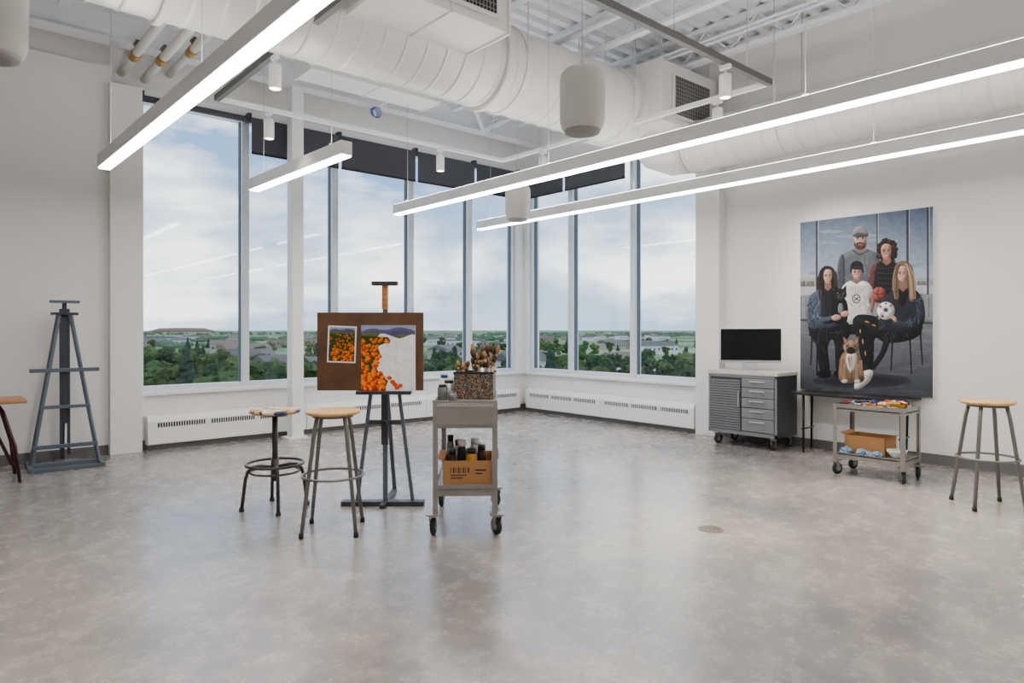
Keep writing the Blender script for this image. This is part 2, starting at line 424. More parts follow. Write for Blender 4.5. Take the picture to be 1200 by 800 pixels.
# ---------------------------------------------------------------- ducts
def duct_tube(mb, axis, p0, L, r_, spacing=.24, seg=48):
    pts = []; R = []
    k = spacing/2; pos = [(0, r_+.012), (.03, r_+.012), (.031, r_), (.036, r_)]
    while k < L-.06:
        pos += [(k-.018, r_), (k-.012, r_), (k-.005, r_+.008), (k+.005, r_+.008), (k+.012, r_), (k+.018, r_)]; k += spacing
    pos += [(L-.036, r_), (L-.031, r_), (L-.03, r_+.012), (L, r_+.012)]
    for s, rr in pos:
        pts.append(Vector(p0)+Vector(axis)*s); R.append(rr)
    mb.tube(pts, R, M_duct, seg)
r = thing("spiral_duct", "large white round spiral air duct hung from the roof", "air duct", (0, 0, 0))
mb = MB(); duct_tube(mb, (1, 0, 0), (-3.9, 5.1, 3.87), 10.15, .41, .2); mb.build("duct_body", r)
for x in (-1.5, .8, 2.0, 4.3, 5.9):
    mb = MB(); mb.tube([(x, 5.1+.42*math.cos(a_*math.pi/12), 3.87+.42*math.sin(a_*math.pi/12)) for a_ in range(24)], .008, M_duct, 6, closed=True); mb.build("duct_hanger", r)
    for s in (-.42, .42): rod(r, "hanger_rod", (x, 5.1+s, 3.87), (x, 5.1+s, ZC), .006)
for x in (1.2, 4.05): mb = MB(); mb.tube([(x, 5.1, 3.87), (x+.05, 5.1, 3.87)], .445, M_duct, 48); mb.build("duct_flange", r)
r = thing("spiral_duct", "white round spiral air duct running along the wall", "air duct", (0, 0, 0))
mb = MB(); duct_tube(mb, (0, -1, 0), (6.83, 4.55, 3.44), 8.9, .29, .18)
mb.tube([(6.83, 4.56, 3.44), (6.83, 4.8, 3.46), (6.80, 5.0, 3.55), (6.75, 5.1, 3.7)], [.29, .3, .31, .31], M_duct, 48); mb.build("duct_body", r)
for y in (3.4, 1.2, -1.2):
    mb = MB(); mb.tube([(6.83+.3*math.cos(a_*math.pi/12), y, 3.44+.3*math.sin(a_*math.pi/12)) for a_ in range(24)], .008, M_duct, 6, closed=True); mb.build("duct_hanger", r)
    for s in (-.3, .3): rod(r, "hanger_rod", (6.83+s, y, 3.44), (6.83+s, y, ZC), .006)
def plenum(x0, x1, y0, y1, z0, z1, label, gx0, gx1, gz0, gz1):
    r = thing("air_plenum", label, "air duct box", (0, 0, 0), 0, "duct boxes with grilles")
    mb = MB(); mb.bx(x0, x1, y0, y1, z0, z1, M_duct, .006)
    for s in (0, 1):
        xx = x0 if s == 0 else x1
        mb.bx(xx-.012, xx+.012, y0-.012, y1+.012, z0-.012, z1+.012, M_duct)
    mb.bx((x0+x1)/2-.01, (x0+x1)/2+.01, y0-.008, y1+.008, z0-.01, z1+.01, M_duct)
    mb.build("plenum_body", r)
    mb = MB(); mb.bx(gx0, gx1, y0-.02, y0-.012, gz0, gz1, M_dark)
    mb.bx(gx0-.03, gx1+.03, y0-.03, y0-.01, gz0-.03, gz0, M_duct); mb.bx(gx0-.03, gx1+.03, y0-.03, y0-.01, gz1, gz1+.03, M_duct)
    mb.bx(gx0-.03, gx0, y0-.03, y0-.01, gz0, gz1, M_duct); mb.bx(gx1, gx1+.03, y0-.03, y0-.01, gz0, gz1, M_duct)
    x = gx0+.02
    while x < gx1: mb.bx(x, x+.006, y0-.028, y0-.02, gz0, gz1, M_spkg); x += .035
    z = gz0+.03
    while z < gz1: mb.bx(gx0, gx1, y0-.026, y0-.02, z, z+.005, M_spkg); z += .045
    mb.build("air_grille", r)
    for xx in (x0+.05, x1-.05): rod(r, "hanger_rod", (xx, y0+.05, z1), (xx, y0+.05, ZC), .006)
plenum(2.45, 3.6, 4.15, 4.72, 3.72, 4.22, "white box duct with a dark air grille beside the round duct", 2.8, 3.45, 3.82, 4.16)
plenum(6.15, 7.2, 4.5, 5.7, 3.62, 4.3, "white box duct with an air grille joining two round ducts", 6.35, 7.05, 3.72, 4.16)
r = thing("branch_duct", "white rectangular branch duct under the roof", "air duct", (0, 0, 0))
mb = MB(); mb.bx(3.0, 4.6, 6.55, 6.95, 3.98, 4.25, M_duct, .006)
for x in (3.0, 3.8, 4.6): mb.bx(x-.012, x+.012, 6.54, 6.96, 3.97, 4.26, M_duct)
mb.build("duct_body", r)
for x in (3.2, 4.4): rod(r, "hanger_rod", (x, 6.75, 4.25), (x, 6.75, ZC-.005), .006)

# ---------------------------------------------------------------- linear lights
def linear(x, y0, y1, lab, rz=0.0, z=2.75):
    L = y1-y0
    r = thing("pendant_light", lab, "ceiling light", (x, y1, z), rz, "linear pendant lights")
    mb = MB(); mb.bx(-.05, .05, -L, 0, -.05, .06, M_white, .003); mb.build("light_housing", r)
    mb = MB(); mb.bx(-.043, .043, -L+.01, -.01, -.062, -.05, M_diff); mb.build("light_diffuser", r)
    mb = MB(); mb.bx(-.04, .04, -L+.02, -.02, .06, .064, M_up); mb.build("added_uplight_strip", r)  # added glowing strip on the housing top, bounces light off the ceiling
    k = max(2, int(L/2.2)+1)
    for i in range(k):
        y = -.25-(L-.5)*i/(k-1)
        mb = MB(); mb.tube([(0, y, .06), (0, y, ZC-z)], .0022, M_cable, 6); mb.lathe([(.02, 0), (.02, .02), (.003, .03)], M_white, (0, y, .064), 12)
        mb.build("suspension_cable", r)
linear(1.18, -3.0, 6.72, "long white linear pendant light with glowing underside", math.radians(1.1))
linear(2.5, 4.92, 6.8, "short white linear pendant light with glowing underside", math.radians(1.5))
linear(4.33, -3.0, 7.08, "long white linear pendant light with glowing underside")
linear(5.85, -3.0, 7.38, "long white linear pendant light with glowing underside")

# ---------------------------------------------------------------- track + spots
ZT = 3.6
r = thing("lighting_track", "grey rectangular suspended track rail frame for spotlights", "lighting track", (0, 0, ZT))
for a in ((2.25, 5.98, 7.02, 7.06, 0, .045, M_white), (5.98, 6.02, 3.2, 7.06, 0, .045, M_white), (2.2, 2.25, .3, 7.06, 0, .06, M_track), (.5, 6.02, 3.15, 3.2, 0.001, .059, M_track)):
    mb = MB(); mb.bx(*a); mb.build("track_rail", r)
for p in ((2.22, 6.8), (2.22, 4.4), (2.22, 2), (4.2, 7.04), (5.8, 7.04), (6, 5.2), (6, 3.4), (4.5, 3.18), (3.2, 3.18)):
    rod(r, "hanger_rod", (p[0], p[1], .04), (p[0], p[1], ZC-ZT))
def track_spot(x, y, power=60, tgt=None):
    r = thing("track_spotlight", "small white cylinder spotlight hanging from the track", "spotlight", (x, y, ZT), 0, "track spotlights")
    mb = MB(); mb.bx(-.02, .02, -.05, .05, -.035, 0, M_white, .003); mb.tube([(0, 0, -.03), (0, 0, -.09)], .008, M_white, 8); mb.build("track_adapter", r)
    mb = MB(); mb.lathe([(.0, -.08), (.045, -.082), (.052, -.09), (.052, -.28), (.046, -.285), (.046, -.272), (.0, -.27)], M_white, seg=24); mb.build("lamp_housing", r)
    mb = MB(); mb.lathe([(.0, -.283), (.042, -.283), (.042, -.271), (0, -.271)], M_lens, seg=20); mb.build("lamp_lens", r)
    ld = bpy.data.lights.new("lamp_bulb", 'SPOT'); ld.energy = power; ld.color = (1, .89, .75); ld.spot_size = math.radians(62); ld.spot_blend = .9; ld.shadow_soft_size = .04
    lo = bpy.data.objects.new("lamp_bulb", ld); COLL.objects.link(lo); lo.parent = r; lo.location = (0, 0, -.3)
    if tgt:
        d = Vector(tgt)-Vector((x, y, ZT-.3)); lo.rotation_euler = d.to_track_quat('-Z', 'Y').to_euler()
for x, y, pw, tg in ((2.22, 5.55, 90, None), (2.22, 3.3, 160, None), (.9, 3.18, 320, (.3, 3.0, 0)), (2.75, 7.04, 60, None), (4.95, 7.04, 60, None), (6.0, 6.25, 60, None), (6.0, 3.72, 160, (7.3, 2.85, 1.5)), (5.25, 3.18, 650, (4.75, 1.9, 0))):
    track_spot(x, y, pw, tg)

def speaker(x, y, lab):
    z0 = 2.60
    r = thing("pendant_speaker", lab, "speaker", (x, y, z0), 0, "pendant speakers")
    mb = MB(); mb.lathe([(.0, .02), (.11, .02), (.135, .04), (.15, .09), (.152, .36), (.145, .40), (.12, .43), (0, .435)], M_spk, seg=36); mb.build("speaker_body", r)
    mb = MB(); mb.lathe([(0, 0), (.08, .002), (.115, .012), (.122, .03), (0, .03)], M_spkg, seg=36); mb.build("speaker_grille", r)
    mb = MB(); mb.tube([(0, 0, .43), (0, 0, ZC-z0)], .004, M_cable, 6); mb.tube([(0, 0, .43), (0, 0, .5)], .018, M_spk, 10); mb.build("suspension_cable", r)
x, y = cv(4.5, .47); speaker(x, y, "white cylindrical pendant speaker hanging near the round duct")
x, y = cv(8.1, .07); speaker(x, y, "white cylindrical pendant speaker hanging by the window corner")
x, y = cv(3.25, -2.52); speaker(x, y, "white cylindrical pendant speaker hanging by a wall")

# ---------------------------------------------------------------- stools
def stool(loc, rz, lab, h=.78, seatmat=None, name="stool"):
    r = thing("stool", lab, "stool", (loc[0], loc[1], 0), rz)
    mb = MB(); mb.lathe([(0, h-.028), (.155, h-.028), (.172, h-.02), (.175, h-.01), (.168, h), (.14, h+.001), (0, h-.004)], seatmat or M_maple, seg=40); mb.build("seat", r)
    mb = MB(); mb.lathe([(0, h-.045), (.13, h-.045), (.13, h-.028), (0, h-.028)], M_stoolleg, seg=24); mb.build("seat_plate", r)
    for k in range(4):
        a = math.pi/4+k*math.pi/2; c, s = math.cos(a), math.sin(a)
        mb = MB(); mb.tube([(c*.12, s*.12, h-.035), (c*.14, s*.14, h-.12), (c*.235, s*.235, .02)], [.0135, .0135, .0125], M_stoolleg, 12)
        mb.lathe([(.016, 0), (.016, .025), (.012, .035)], M_rubber, (c*.237, s*.237, 0), 12); mb.build("leg", r)
    mb = MB(); zr = .36; R = .14+(.235-.14)*(h-.12-zr)/(h-.14)
    mb.torus((0, 0, zr), R+.01, .0085, M_stoolleg, 40); mb.build("foot_ring", r)
    return r
x, y = cv(4.36, -1.16); stool((x, y), CAMROT+.1, "round maple stool with splayed grey metal legs beside the easel")
x, y = cv(4.95, 3.5); stool((x, y), CAMROT-.15, "round maple stool with splayed grey legs near the wall painting")
M_seatp = splatter("seat_painted", S(214, 170, 110), [S(60, 50, 50), S(230, 220, 200), S(150, 110, 70), S(40, 60, 90)], 6, amt=.45)
x, y = cv(4.9, -1.727); r = thing("stool", "pedestal stool with paint-marked wooden seat and bent bronze legs", "stool", (x, y, 0), .5)
h = .72
mb = MB(); mb.lathe([(0, h-.03), (.16, h-.03), (.178, h-.02), (.18, h-.01), (.17, h), (0, h)], M_seatp, seg=40); mb.build("seat", r)
mb = MB(); mb.lathe([(0, h-.045), (.09, h-.045), (.09, h-.03), (0, h-.03)], M_brownleg, seg=20); mb.tube([(0, 0, .2), (0, 0, h-.04)], .02, M_brownleg, 16); mb.tube([(0, 0, .2), (0, 0, .36)], .028, M_brownleg, 16); mb.build("pedestal", r)
for k in range(4):
    a = math.pi/4+k*math.pi/2; c, s = math.cos(a), math.sin(a)
    pts = [(c*.02, s*.02, .30), (c*.10, s*.10, .315), (c*.15, s*.15, .31), (c*.185, s*.185, .28), (c*.2, s*.2, .23), (c*.225, s*.225, .02)]
    mb = MB(); mb.tube(pts, .0125, M_brownleg, 12); mb.lathe([(.018, 0), (.018, .02), (.013, .03)], M_rubber, (c*.226, s*.226, 0), 12); mb.build("leg", r)
mb = MB(); mb.torus((0, 0, .325), .2, .01, M_brownleg, 40); mb.build("foot_ring", r)
mb = MB(); mb.torus((0, 0, .27), .17, .008, M_brownleg, 40); mb.build("foot_ring", r)

# ---------------------------------------------------------------- centre easel
ex, ey = cv(4.97, -.94)
r = thing("easel", "grey studio easel with splayed legs holding a painting board", "easel", (ex, ey, 0), CAMROT)
mb = MB(); mb.bar((0, .02, .02), (0, .02, 1.64), .035, .025, M_easel, .003); mb.bar((0, 0, .45), (0, 0, 1.05), .05, .02, M_easeld); mb.build("mast", r)
for s in (-1, 1):
    mb = MB(); mb.bar((s*.09, .01, .95), (s*.205, .01, .03), .03, .025, M_easel, .003); mb.build("leg", r)
mb = MB(); mb.bar((0, .05, .95), (0, .42, .01), .03, .02, M_easel, .003); mb.build("leg", r)
mb = MB(); mb.bx(-.32, .29, -.03, .05, 0, .035, M_easeld, .004); mb.bx(-.02, .02, -.1, .42, 0, .03, M_easeld, .004); mb.build("base_bar", r)
mb = MB(); mb.bx(-.095, .095, -.03, .035, 1.625, 1.655, M_easeld, .003); mb.bx(-.02, .02, -.01, .035, 1.45, 1.63, M_oak); mb.build("top_clamp", r)
mb = MB(); mb.bx(-.2, .2, -.07, .01, .825, .85, M_easeld, .003); mb.build("easel_ledge", r)
mb = MB(); mb.bx(-.13, .13, 0, .03, .60, .63, M_easeld); mb.tube([(0, -.005, .615), (0, -.05, .615)], .018, M_black, 12); mb.build("cross_rail", r)
bo = thing("painting_board", "brown hardboard panel standing on the easel ledge", "board", cv(4.97, -.94)+(.851,), CAMROT)
mb = MB(); mb.bx(-.494, .288, -.025, -.008, 0, .575, M_board, .002); mb.build("board_panel", bo)

# flat art helper: paints layered brush shapes into a fine vertex-coloured panel
def bblur(a, r):
    if r < 1: return a
    for ax in (0, 1):
        p = np.pad(a, [(r+1, r) if k == ax else (0, 0) for k in (0, 1)], mode='edge')
        c = np.cumsum(p, axis=ax)
        n_ = a.shape[ax]
        hi = np.take(c, range(2*r+1, 2*r+1+n_), axis=ax); lo = np.take(c, range(0, n_), axis=ax)
        a = (hi-lo)/(2*r+1)
    return a
class Art:
    def __init__(self): self.p = []
    def poly(self, pts, c, sh=0.0): self.p.append((list(pts), c, sh)); return self
    def smooth(self, pts, c, n=5, sh=.5):
        out = []; N = len(pts)
        for i in range(N):
            p0, p1, p2, p3 = [Vector(pts[(i+k-1) % N]) for k in range(4)]
            for j in range(n):
                t = j/n
                q = .5*((2*p1)+(p2-p0)*t+(2*p0-5*p1+4*p2-p3)*t*t+(3*p1-p0-3*p2+p3)*t**3)
                out.append((q.x, q.y))
        return self.poly(out, c, sh)
    def ell(self, cx, cy, rx, ry, c, rot=0, n=22, sh=.45):
        out = []
        for k in range(n):
            a = 2*math.pi*k/n; x = rx*math.cos(a); y = ry*math.sin(a)
            out.append((cx+x*math.cos(rot)-y*math.sin(rot), cy+x*math.sin(rot)+y*math.cos(rot)))
        return self.poly(out, c, sh)
    def stroke(self, pts, w0, w1, c, n=4, sh=.4):
        P = [Vector(p) for p in pts]; Q = []
        P = [P[0]*2-P[1]]+P+[P[-1]*2-P[-2]]
        for i in range(1, len(P)-2):
            for j in range(n):
                t = j/n; p0, p1, p2, p3 = P[i-1], P[i], P[i+1], P[i+2]
                Q.append(.5*((2*p1)+(p2-p0)*t+(2*p0-5*p1+4*p2-p3)*t*t+(3*p1-p0-3*p2+p3)*t**3))
        Q.append(P[-2]); N = len(Q); A = []; B = []
        for i, q in enumerate(Q):
            d = (Q[min(i+1, N-1)]-Q[max(i-1, 0)]).normalized(); nrm = Vector((-d.y, d.x)); w = w0+(w1-w0)*i/(N-1)
            A.append(tuple(q+nrm*w/2)); B.append(tuple(q-nrm*w/2))
        return self.poly(A+B[::-1], c, sh)
    def build(self, name, parent, conv, y0, W, H, res, grain=.05, gain=1.0, gam=1.0, material=None):
        nx = int(W*res)+1; nz = int(H*res)+1
        img = np.full((nz, nx, 3), .5)
        for pts, c, sh in self.p:
            P = np.array([conv(q) for q in pts], dtype=float)
            P[:, 0] *= (nx-1)/W; P[:, 1] *= (nz-1)/H
            mn = P.min(0); mx_ = P.max(0); dim = min(mx_-mn)
            r = int(min(14, max(1, dim*.2))) if (sh > 0 and dim > 3) else 0
            x0 = max(0, int(mn[0])-1-r); x1 = min(nx, int(mx_[0])+3+r); z0 = max(0, int(mn[1])-1-r); z1 = min(nz, int(mx_[1])+3+r)
            if x1-x0 < 2 or z1-z0 < 2: continue
            X, Z = np.meshgrid(np.arange(x0, x1), np.arange(z0, z1))
            m = np.zeros(X.shape)
            for ox in (-.25, .25):
                for oz in (-.25, .25):
                    xx = X+ox; zz = Z+oz; ins = np.zeros(X.shape, bool)
                    Q = np.roll(P, 1, axis=0)
                    for (ax_, az), (bx_, bz) in zip(P, Q):
                        if az == bz: continue
                        cnd = (az > zz) != (bz > zz)
                        ins ^= cnd & (xx < (bx_-ax_)*(zz-az)/(bz-az)+ax_)
                    m += ins*.25
            col = np.array(c[:3])
            if r > 0:
                Bm = bblur(bblur(m, r), max(1, r//2)); gz, gx = np.gradient(Bm)
                s = np.clip(1+sh*2.6*r*(.75*gx-.65*gz), .35, 1.6)
                s = s*(.76+.24*np.clip(Bm*1.2, 0, 1))
                cc = col[None, None, :]*s[:, :, None]
            else: cc = np.broadcast_to(col, m.shape+(3,))
            a_ = m[:, :, None]
            img[z0:z1, x0:x1] = img[z0:z1, x0:x1]*(1-a_)+cc*a_
        rg = np.random.RandomState(5)
        for rr_, am in ((1, grain), (5, grain*1.6)):
            nz_ = bblur(bblur(rg.randn(nz, nx), rr_), rr_); nz_ /= nz_.std()
            img *= (1+am*.5*nz_)[:, :, None]
        img = np.clip(img, .001, .95)**gam*gain
        us = np.linspace(0, W, nx); vs = np.linspace(0, H, nz); U, V = np.meshgrid(us, vs)
        co = np.stack([U, np.full(U.shape, y0), V], -1).reshape(-1, 3)
        idx = np.arange(nx*nz).reshape(nz, nx)
        f = np.stack([idx[:-1, :-1], idx[:-1, 1:], idx[1:, 1:], idx[1:, :-1]], -1).reshape(-1, 4)
        me = bpy.data.meshes.new(name)
        me.vertices.add(len(co)); me.vertices.foreach_set("co", co.ravel())
        me.loops.add(f.size); me.loops.foreach_set("vertex_index", f.ravel().astype(np.int32))
        me.polygons.add(len(f)); me.polygons.foreach_set("loop_start", (np.arange(len(f))*4).astype(np.int32))
        me.update(calc_edges=True)
        at = me.color_attributes.new("Col", 'FLOAT_COLOR', 'POINT')
        rgba = np.concatenate([img, np.ones((nz, nx, 1))], -1).reshape(-1)
        at.data.foreach_set("color", rgba.astype(np.float32))
        me.materials.append(material or M_paint)
        o = bpy.data.objects.new(name, me); COLL.objects.link(o); o.parent = parent
        return o
ident = lambda q: q

def poppies(A, W, H, full):
    rnd = random.Random(3 if full else 5)
    A.poly([(0, 0), (W, 0), (W, H), (0, H)], S(240, 240, 238))
    A.poly([(0, H*.86), (W, H*.86), (W, H), (0, H)], S(150, 160, 190))
    A.smooth([(0, H*.9), (W*.2, H*.95), (W*.45, H*.93), (W*.7, H*.97), (W, H*.91), (W, H*.8), (0, H*.8)], S(84, 78, 108))
    A.smooth([(0, H*.86), (W*.3, H*.88), (W*.6, H*.84), (W, H*.87), (W, H*.80), (W*.5, H*.80), (0, H*.74)], S(82, 98, 58))
    if not full: A.smooth([(W*.3, H*.82), (W*.7, H*.80), (W*1.05, H*.80), (W*1.05, H*-.05), (W*.3, H*-.05)], S(240, 240, 238), sh=0)
    if full: reg = [(0, 0), (W, 0), (W, H*.8), (0, H*.8)]
    else: reg = [(0, 0), (W*.42, 0), (W*.5, H*.15), (W*.26, H*.35), (W*.36, H*.55), (W*.3, H*.68), (W*.55, H*.76), (W*.5, H*.82), (0, H*.84)]
    A.poly(reg, S(54, 64, 32))
    def inside(x, y):
        c = False; j = len(reg)-1
        for i in range(len(reg)):
            if (reg[i][1] > y) != (reg[j][1] > y) and x < (reg[j][0]-reg[i][0])*(y-reg[i][1])/(reg[j][1]-reg[i][1])+reg[i][0]: c = not c
            j = i
        return c
    cols = [S(240, 96, 10), S(222, 70, 8), S(246, 130, 24), S(190, 48, 12), S(246, 112, 12)]
    pp = []
    while len(pp) < 105:
        x = rnd.random()*W; y = rnd.random()*H*.82
        if inside(x, y): pp.append((x, y))
    pp.sort(key=lambda q: -q[1])
    for x, y in pp:
        s = W*(.02+.05*(1-y/H)); c = rnd.choice(cols); a = rnd.random()*3
        if rnd.random() < .5: A.stroke([(x, y), (x+rnd.uniform(-s, s), y-2.2*s)], s*.25, s*.12, S(104, 124, 52), 2)
        A.ell(x, y, s, s*.8, c, a, 9); A.ell(x-s*.35, y+s*.15, s*.5, s*.4, S(252, 140, 36), a, 8); A.ell(x+s*.25, y-s*.25, s*.45, s*.32, S(150, 36, 10), a, 7)
    if not full:
        for p in ((.62, .10), (.72, .08), (.66, .05), (.52, .2), (.58, .14)):
            A.ell(W*p[0], H*p[1], W*.05, W*.04, S(226, 76, 10), 0, 10)
cn = thing("artist_canvas", "unfinished canvas of orange poppies with bare white area", "painting", cv(4.94, -.94-.163)+(.851,), CAMROT)
mb = MB(); mb.bx(0, .395, -.022, 0, 0, .48, M_white, .001); mb.build("canvas_panel", cn)
A = Art(); poppies(A, .395, .48, False); A.build("painted_surface", cn, ident, -.0228, .395, .48, 650)
ph = thing("photo_print", "photo print of an orange poppy field pinned to the board", "photograph", cv(4.944, -.94-.42)+(1.06,), CAMROT)
mb = MB(); mb.bx(0, .21, -.003, 0, 0, .27, M_white); mb.build("print_paper", ph)
A = Art(); poppies(A, .19, .25, True); o = A.build("print_image", ph, ident, 0, .19, .25, 700); o.location = (.01, -.0035, .01)
ph.rotation_euler = (0, math.radians(2), CAMROT)

# ---------------------------------------------------------------- easel by wall
r = thing("easel", "tall grey wooden studio easel folded against the wall", "easel", (1.02, 7.62, 0), -.05)
for s in (-1, 1):
    mb = MB(); mb.bar((s*.045, .1, 1.46), (s*.27, 0, .03), .045, .028, M_easel, .003); mb.build("leg", r)
mb = MB(); mb.bar((-.03, .05, .1), (-.03, .12, 1.5), .025, .03, M_easeld, .003); mb.bar((.03, .05, .1), (.03, .12, 1.5), .025, .03, M_easeld, .003)
mb.bar((0, .06, .4), (0, .12, 1.58), .036, .02, M_easeld, .002); mb.build("mast", r)
for a in ((-.12, .12, .05, .14, 1.555, 1.58, M_easel, .003), (-.11, .11, .06, .14, 1.44, 1.465, M_easeld, .003)): mb = MB(); mb.bx(*a); mb.build("top_clamp", r)
for a in ((-.28, .28, .02, .07, .895, .93, M_easel, .003), (-.2, .2, .0, .04, .55, .58, M_easel, .003), (-.26, .26, -.04, .0, .18, .215, M_easel, .003)): mb = MB(); mb.bx(*a); mb.build("cross_rail", r)
mb = MB(); mb.bx(-.30, .30, -.02, .03, .0, .045, M_easel, .004); mb.bx(-.30, -.26, -.25, .3, 0, .04, M_easel, .004); mb.bx(.26, .30, -.25, .3, 0, .04, M_easel, .004)
mb.bx(-.28, .28, -.24, -.2, .0, .035, M_easel, .004); mb.build("base_frame", r)
mb = MB(); mb.bar((0, .1, 1.3), (0, .32, .02), .03, .02, M_easeld); mb.build("leg", r)

r = thing("work_table", "wood-topped work table with dark maroon bent steel legs", "table", (-.3, 7.3, 0))
mb = MB(); mb.bx(-1.0, .97, -.25, .25, .672, .70, M_oak, .008); mb.build("table_top", r)
for sx in (-.75, .72):
    for sy in (-1, 1):
        mb = MB()
        mb.tube([(sx+.05, sy*.03, .67), (sx+.09, sy*.12, .6), (sx+.17, sy*.2, .3), (sx+.2, sy*.22, .0)], .014, M_maroon, 10)
        mb.tube([(sx-.1, sy*.03, .67), (sx-.02, sy*.12, .6), (sx+.17, sy*.2, .1)], .011, M_maroon, 10)
        mb.build("leg", r)
    mb = MB(); mb.bx(sx-.12, sx+.1, -.06, .06, .655, .672, M_maroon); mb.build("mounting_plate", r)

def caster(par, x, y, rwh=.055, wd=.03, a=0.0, z=None):
    g = bpy.data.objects.new("caster", None); COLL.objects.link(g); g.parent = par; g.location = (x, y, 0); g.rotation_euler = (0, 0, a)
    mb = MB(); mb.box((0, 0, 2*rwh+.022), (.07, .06, .006), M_castor)
    mb.lathe([(.022, 2*rwh+.008), (.022, 2*rwh+.02)], M_castor, seg=14)
    for s in (-1, 1): mb.bar((s*(wd/2+.006), 0, 2*rwh+.012), (s*(wd/2+.006), .02, rwh), .004, .03, M_castor)
    mb.box((0, 0, 2*rwh+.01), (wd+.016, .035, .004), M_castor); mb.build("caster_fork", g)
    mb = MB(); mb.lathe([(0, -wd/2), (rwh-.008, -wd/2), (rwh, -wd/2+.006), (rwh, wd/2-.006), (rwh-.008, wd/2), (0, wd/2)], M_rubber, (0, .02, rwh), 28, (0, math.pi/2, 0))
    mb.lathe([(0, -wd/2-.003), (rwh*.5, -wd/2-.003), (rwh*.5, wd/2+.003), (0, wd/2+.003)], M_castor, (0, .02, rwh), 20, (0, math.pi/2, 0)); mb.build("wheel", g)

# ---------------------------------------------------------------- supply cart
cx, cy = cv(4.6, -.305)
CA = CAMROT+.03
r = thing("utility_cart", "grey steel two-tier rolling cart loaded with art supplies", "cart", (cx, cy, 0), CA)
W2, D2 = .2, .38
mb = MB(); mb.bx(-W2, W2, -D2, D2, .68, .84, M_steelp, .008)
mb.bx(-W2, W2, -D2, -D2+.008, .84, .852, M_steelp); mb.bx(-W2, W2, D2-.008, D2, .84, .852, M_steelp); mb.bx(-W2, -W2+.008, -D2, D2, .84, .852, M_steelp); mb.bx(W2-.008, W2, -D2, D2, .84, .852, M_steelp)
mb.bx(-W2+.02, W2-.02, -D2-.006, -D2, .70, .825, M_steelp, .003); mb.build("top_tray", r)
mb = MB(); mb.bx(-W2, W2, -D2, D2, .29, .30, M_steelp); mb.bx(-W2, W2, -D2, -D2+.008, .255, .325, M_steelp); mb.bx(-W2, W2, D2-.008, D2, .255, .325, M_steelp)
mb.bx(-W2, -W2+.008, -D2, D2, .255, .325, M_steelp); mb.bx(W2-.008, W2, -D2, D2, .255, .325, M_steelp); mb.build("lower_shelf", r)
for sx in (-1, 1):
    for sy in (-1, 1):
        mb = MB(); mb.bx(sx*W2, sx*(W2-.03), sy*(D2+.003), sy*D2, .135, .84, M_steelp); mb.bx(sx*(W2+.003), sx*W2, sy*(D2+.003), sy*(D2-.03), .135, .84, M_steelp)
        mb.box((sx*(W2-.0), sy*(D2-.02), .138), (.09, .08, .008), M_castor)
        mb.build("leg", r)
        caster(r, sx*(W2+.005), sy*(D2-.03), .055, .03, .5 if sx > 0 else -.1)
CM = Matrix.Translation((cx, cy, 0)) @ Matrix.Rotation(CA, 4, 'Z')
def oncart(x, y, z):
    return tuple(CM @ Vector((x, y, z)))
M_tin = splatter("tin_pattern", S(30, 26, 30), [S(110, 40, 34), S(150, 116, 68), S(40, 62, 88), S(160, 150, 136), S(62, 78, 44)], 60, .4, .62)
tin = thing("supply_tin", "rectangular tin box covered in colourful collage pattern", "box", oncart(.055, -.08, .841), CA-.1)
mb = MB()
for a in ((-.13, .13, -.09, -.086), (-.13, .13, .086, .09), (-.13, -.126, -.09, .09), (.126, .13, -.09, .09)): mb.bx(a[0], a[1], a[2], a[3], 0, .17, M_tin)
mb.bx(-.13, .13, -.09, .09, 0, .004, M_tin); mb.bx(-.134, .134, -.094, -.088, .165, .18, M_dark); mb.bx(-.134, .134, .088, .094, .165, .18, M_dark); mb.build("tin_body", tin)
cup = thing("brush_cup", "dark steel cup standing in the tin full of brushes", "cup", oncart(.11, -.07, .846), CA)
mb = MB(); mb.lathe([(0, .0), (.055, .0), (.06, .2), (.056, .2), (.052, .006), (0, .006)], M_steel, seg=24); mb.build("cup_body", cup)
rn = random.Random(11)
bc = [S(180, 136, 84), S(50, 24, 16), S(120, 60, 36), S(24, 24, 26), S(206, 176, 130), S(100, 64, 38)]
for i in range(38):
    a = rn.random()*6.283; q = rn.random()**.5
    incup = i < 24
    bxp, byp = (.11+.03*q*math.cos(a), -.07+.03*q*math.sin(a)) if incup else (rn.uniform(-.04, .1), rn.uniform(-.14, -.02))
    L = rn.uniform(.28, .36) if incup else rn.uniform(.2, .27)
    tx, ty = (.45*q*math.cos(a)*.5, .45*q*math.sin(a)*.5) if incup else (rn.uniform(-.25, .25), rn.uniform(-.1, .1))
    b = thing("paintbrush", "wooden-handled paintbrush standing bristles up", "paintbrush", oncart(bxp, byp, .855), CA, "brushes in the tin")
    d = Vector((tx, ty, 1)).normalized(); cm = mat("brush_handle_%d" % (i % 6), bc[i % 6], .35)
    P = lambda s: tuple(d*s)
    mb = MB(); mb.tube([P(0), P(L*.4), P(L*.72)], [.003, .0055, .005], cm, 8); mb.build("brush_handle", b)
    mb = MB(); mb.tube([P(L*.72), P(L*.82)], [.0055, .009], M_brass if i % 2 else M_steel, 8); mb.build("ferrule", b)
    mb = MB(); mb.tube([P(L*.82), P(L*.92), P(L)], [.009, .014, .005], mat("bristle_%d" % (i % 3), [S(140, 104, 66), S(58, 36, 22), S(92, 62, 40)][i % 3], .8), 8); mb.build("bristles", b)
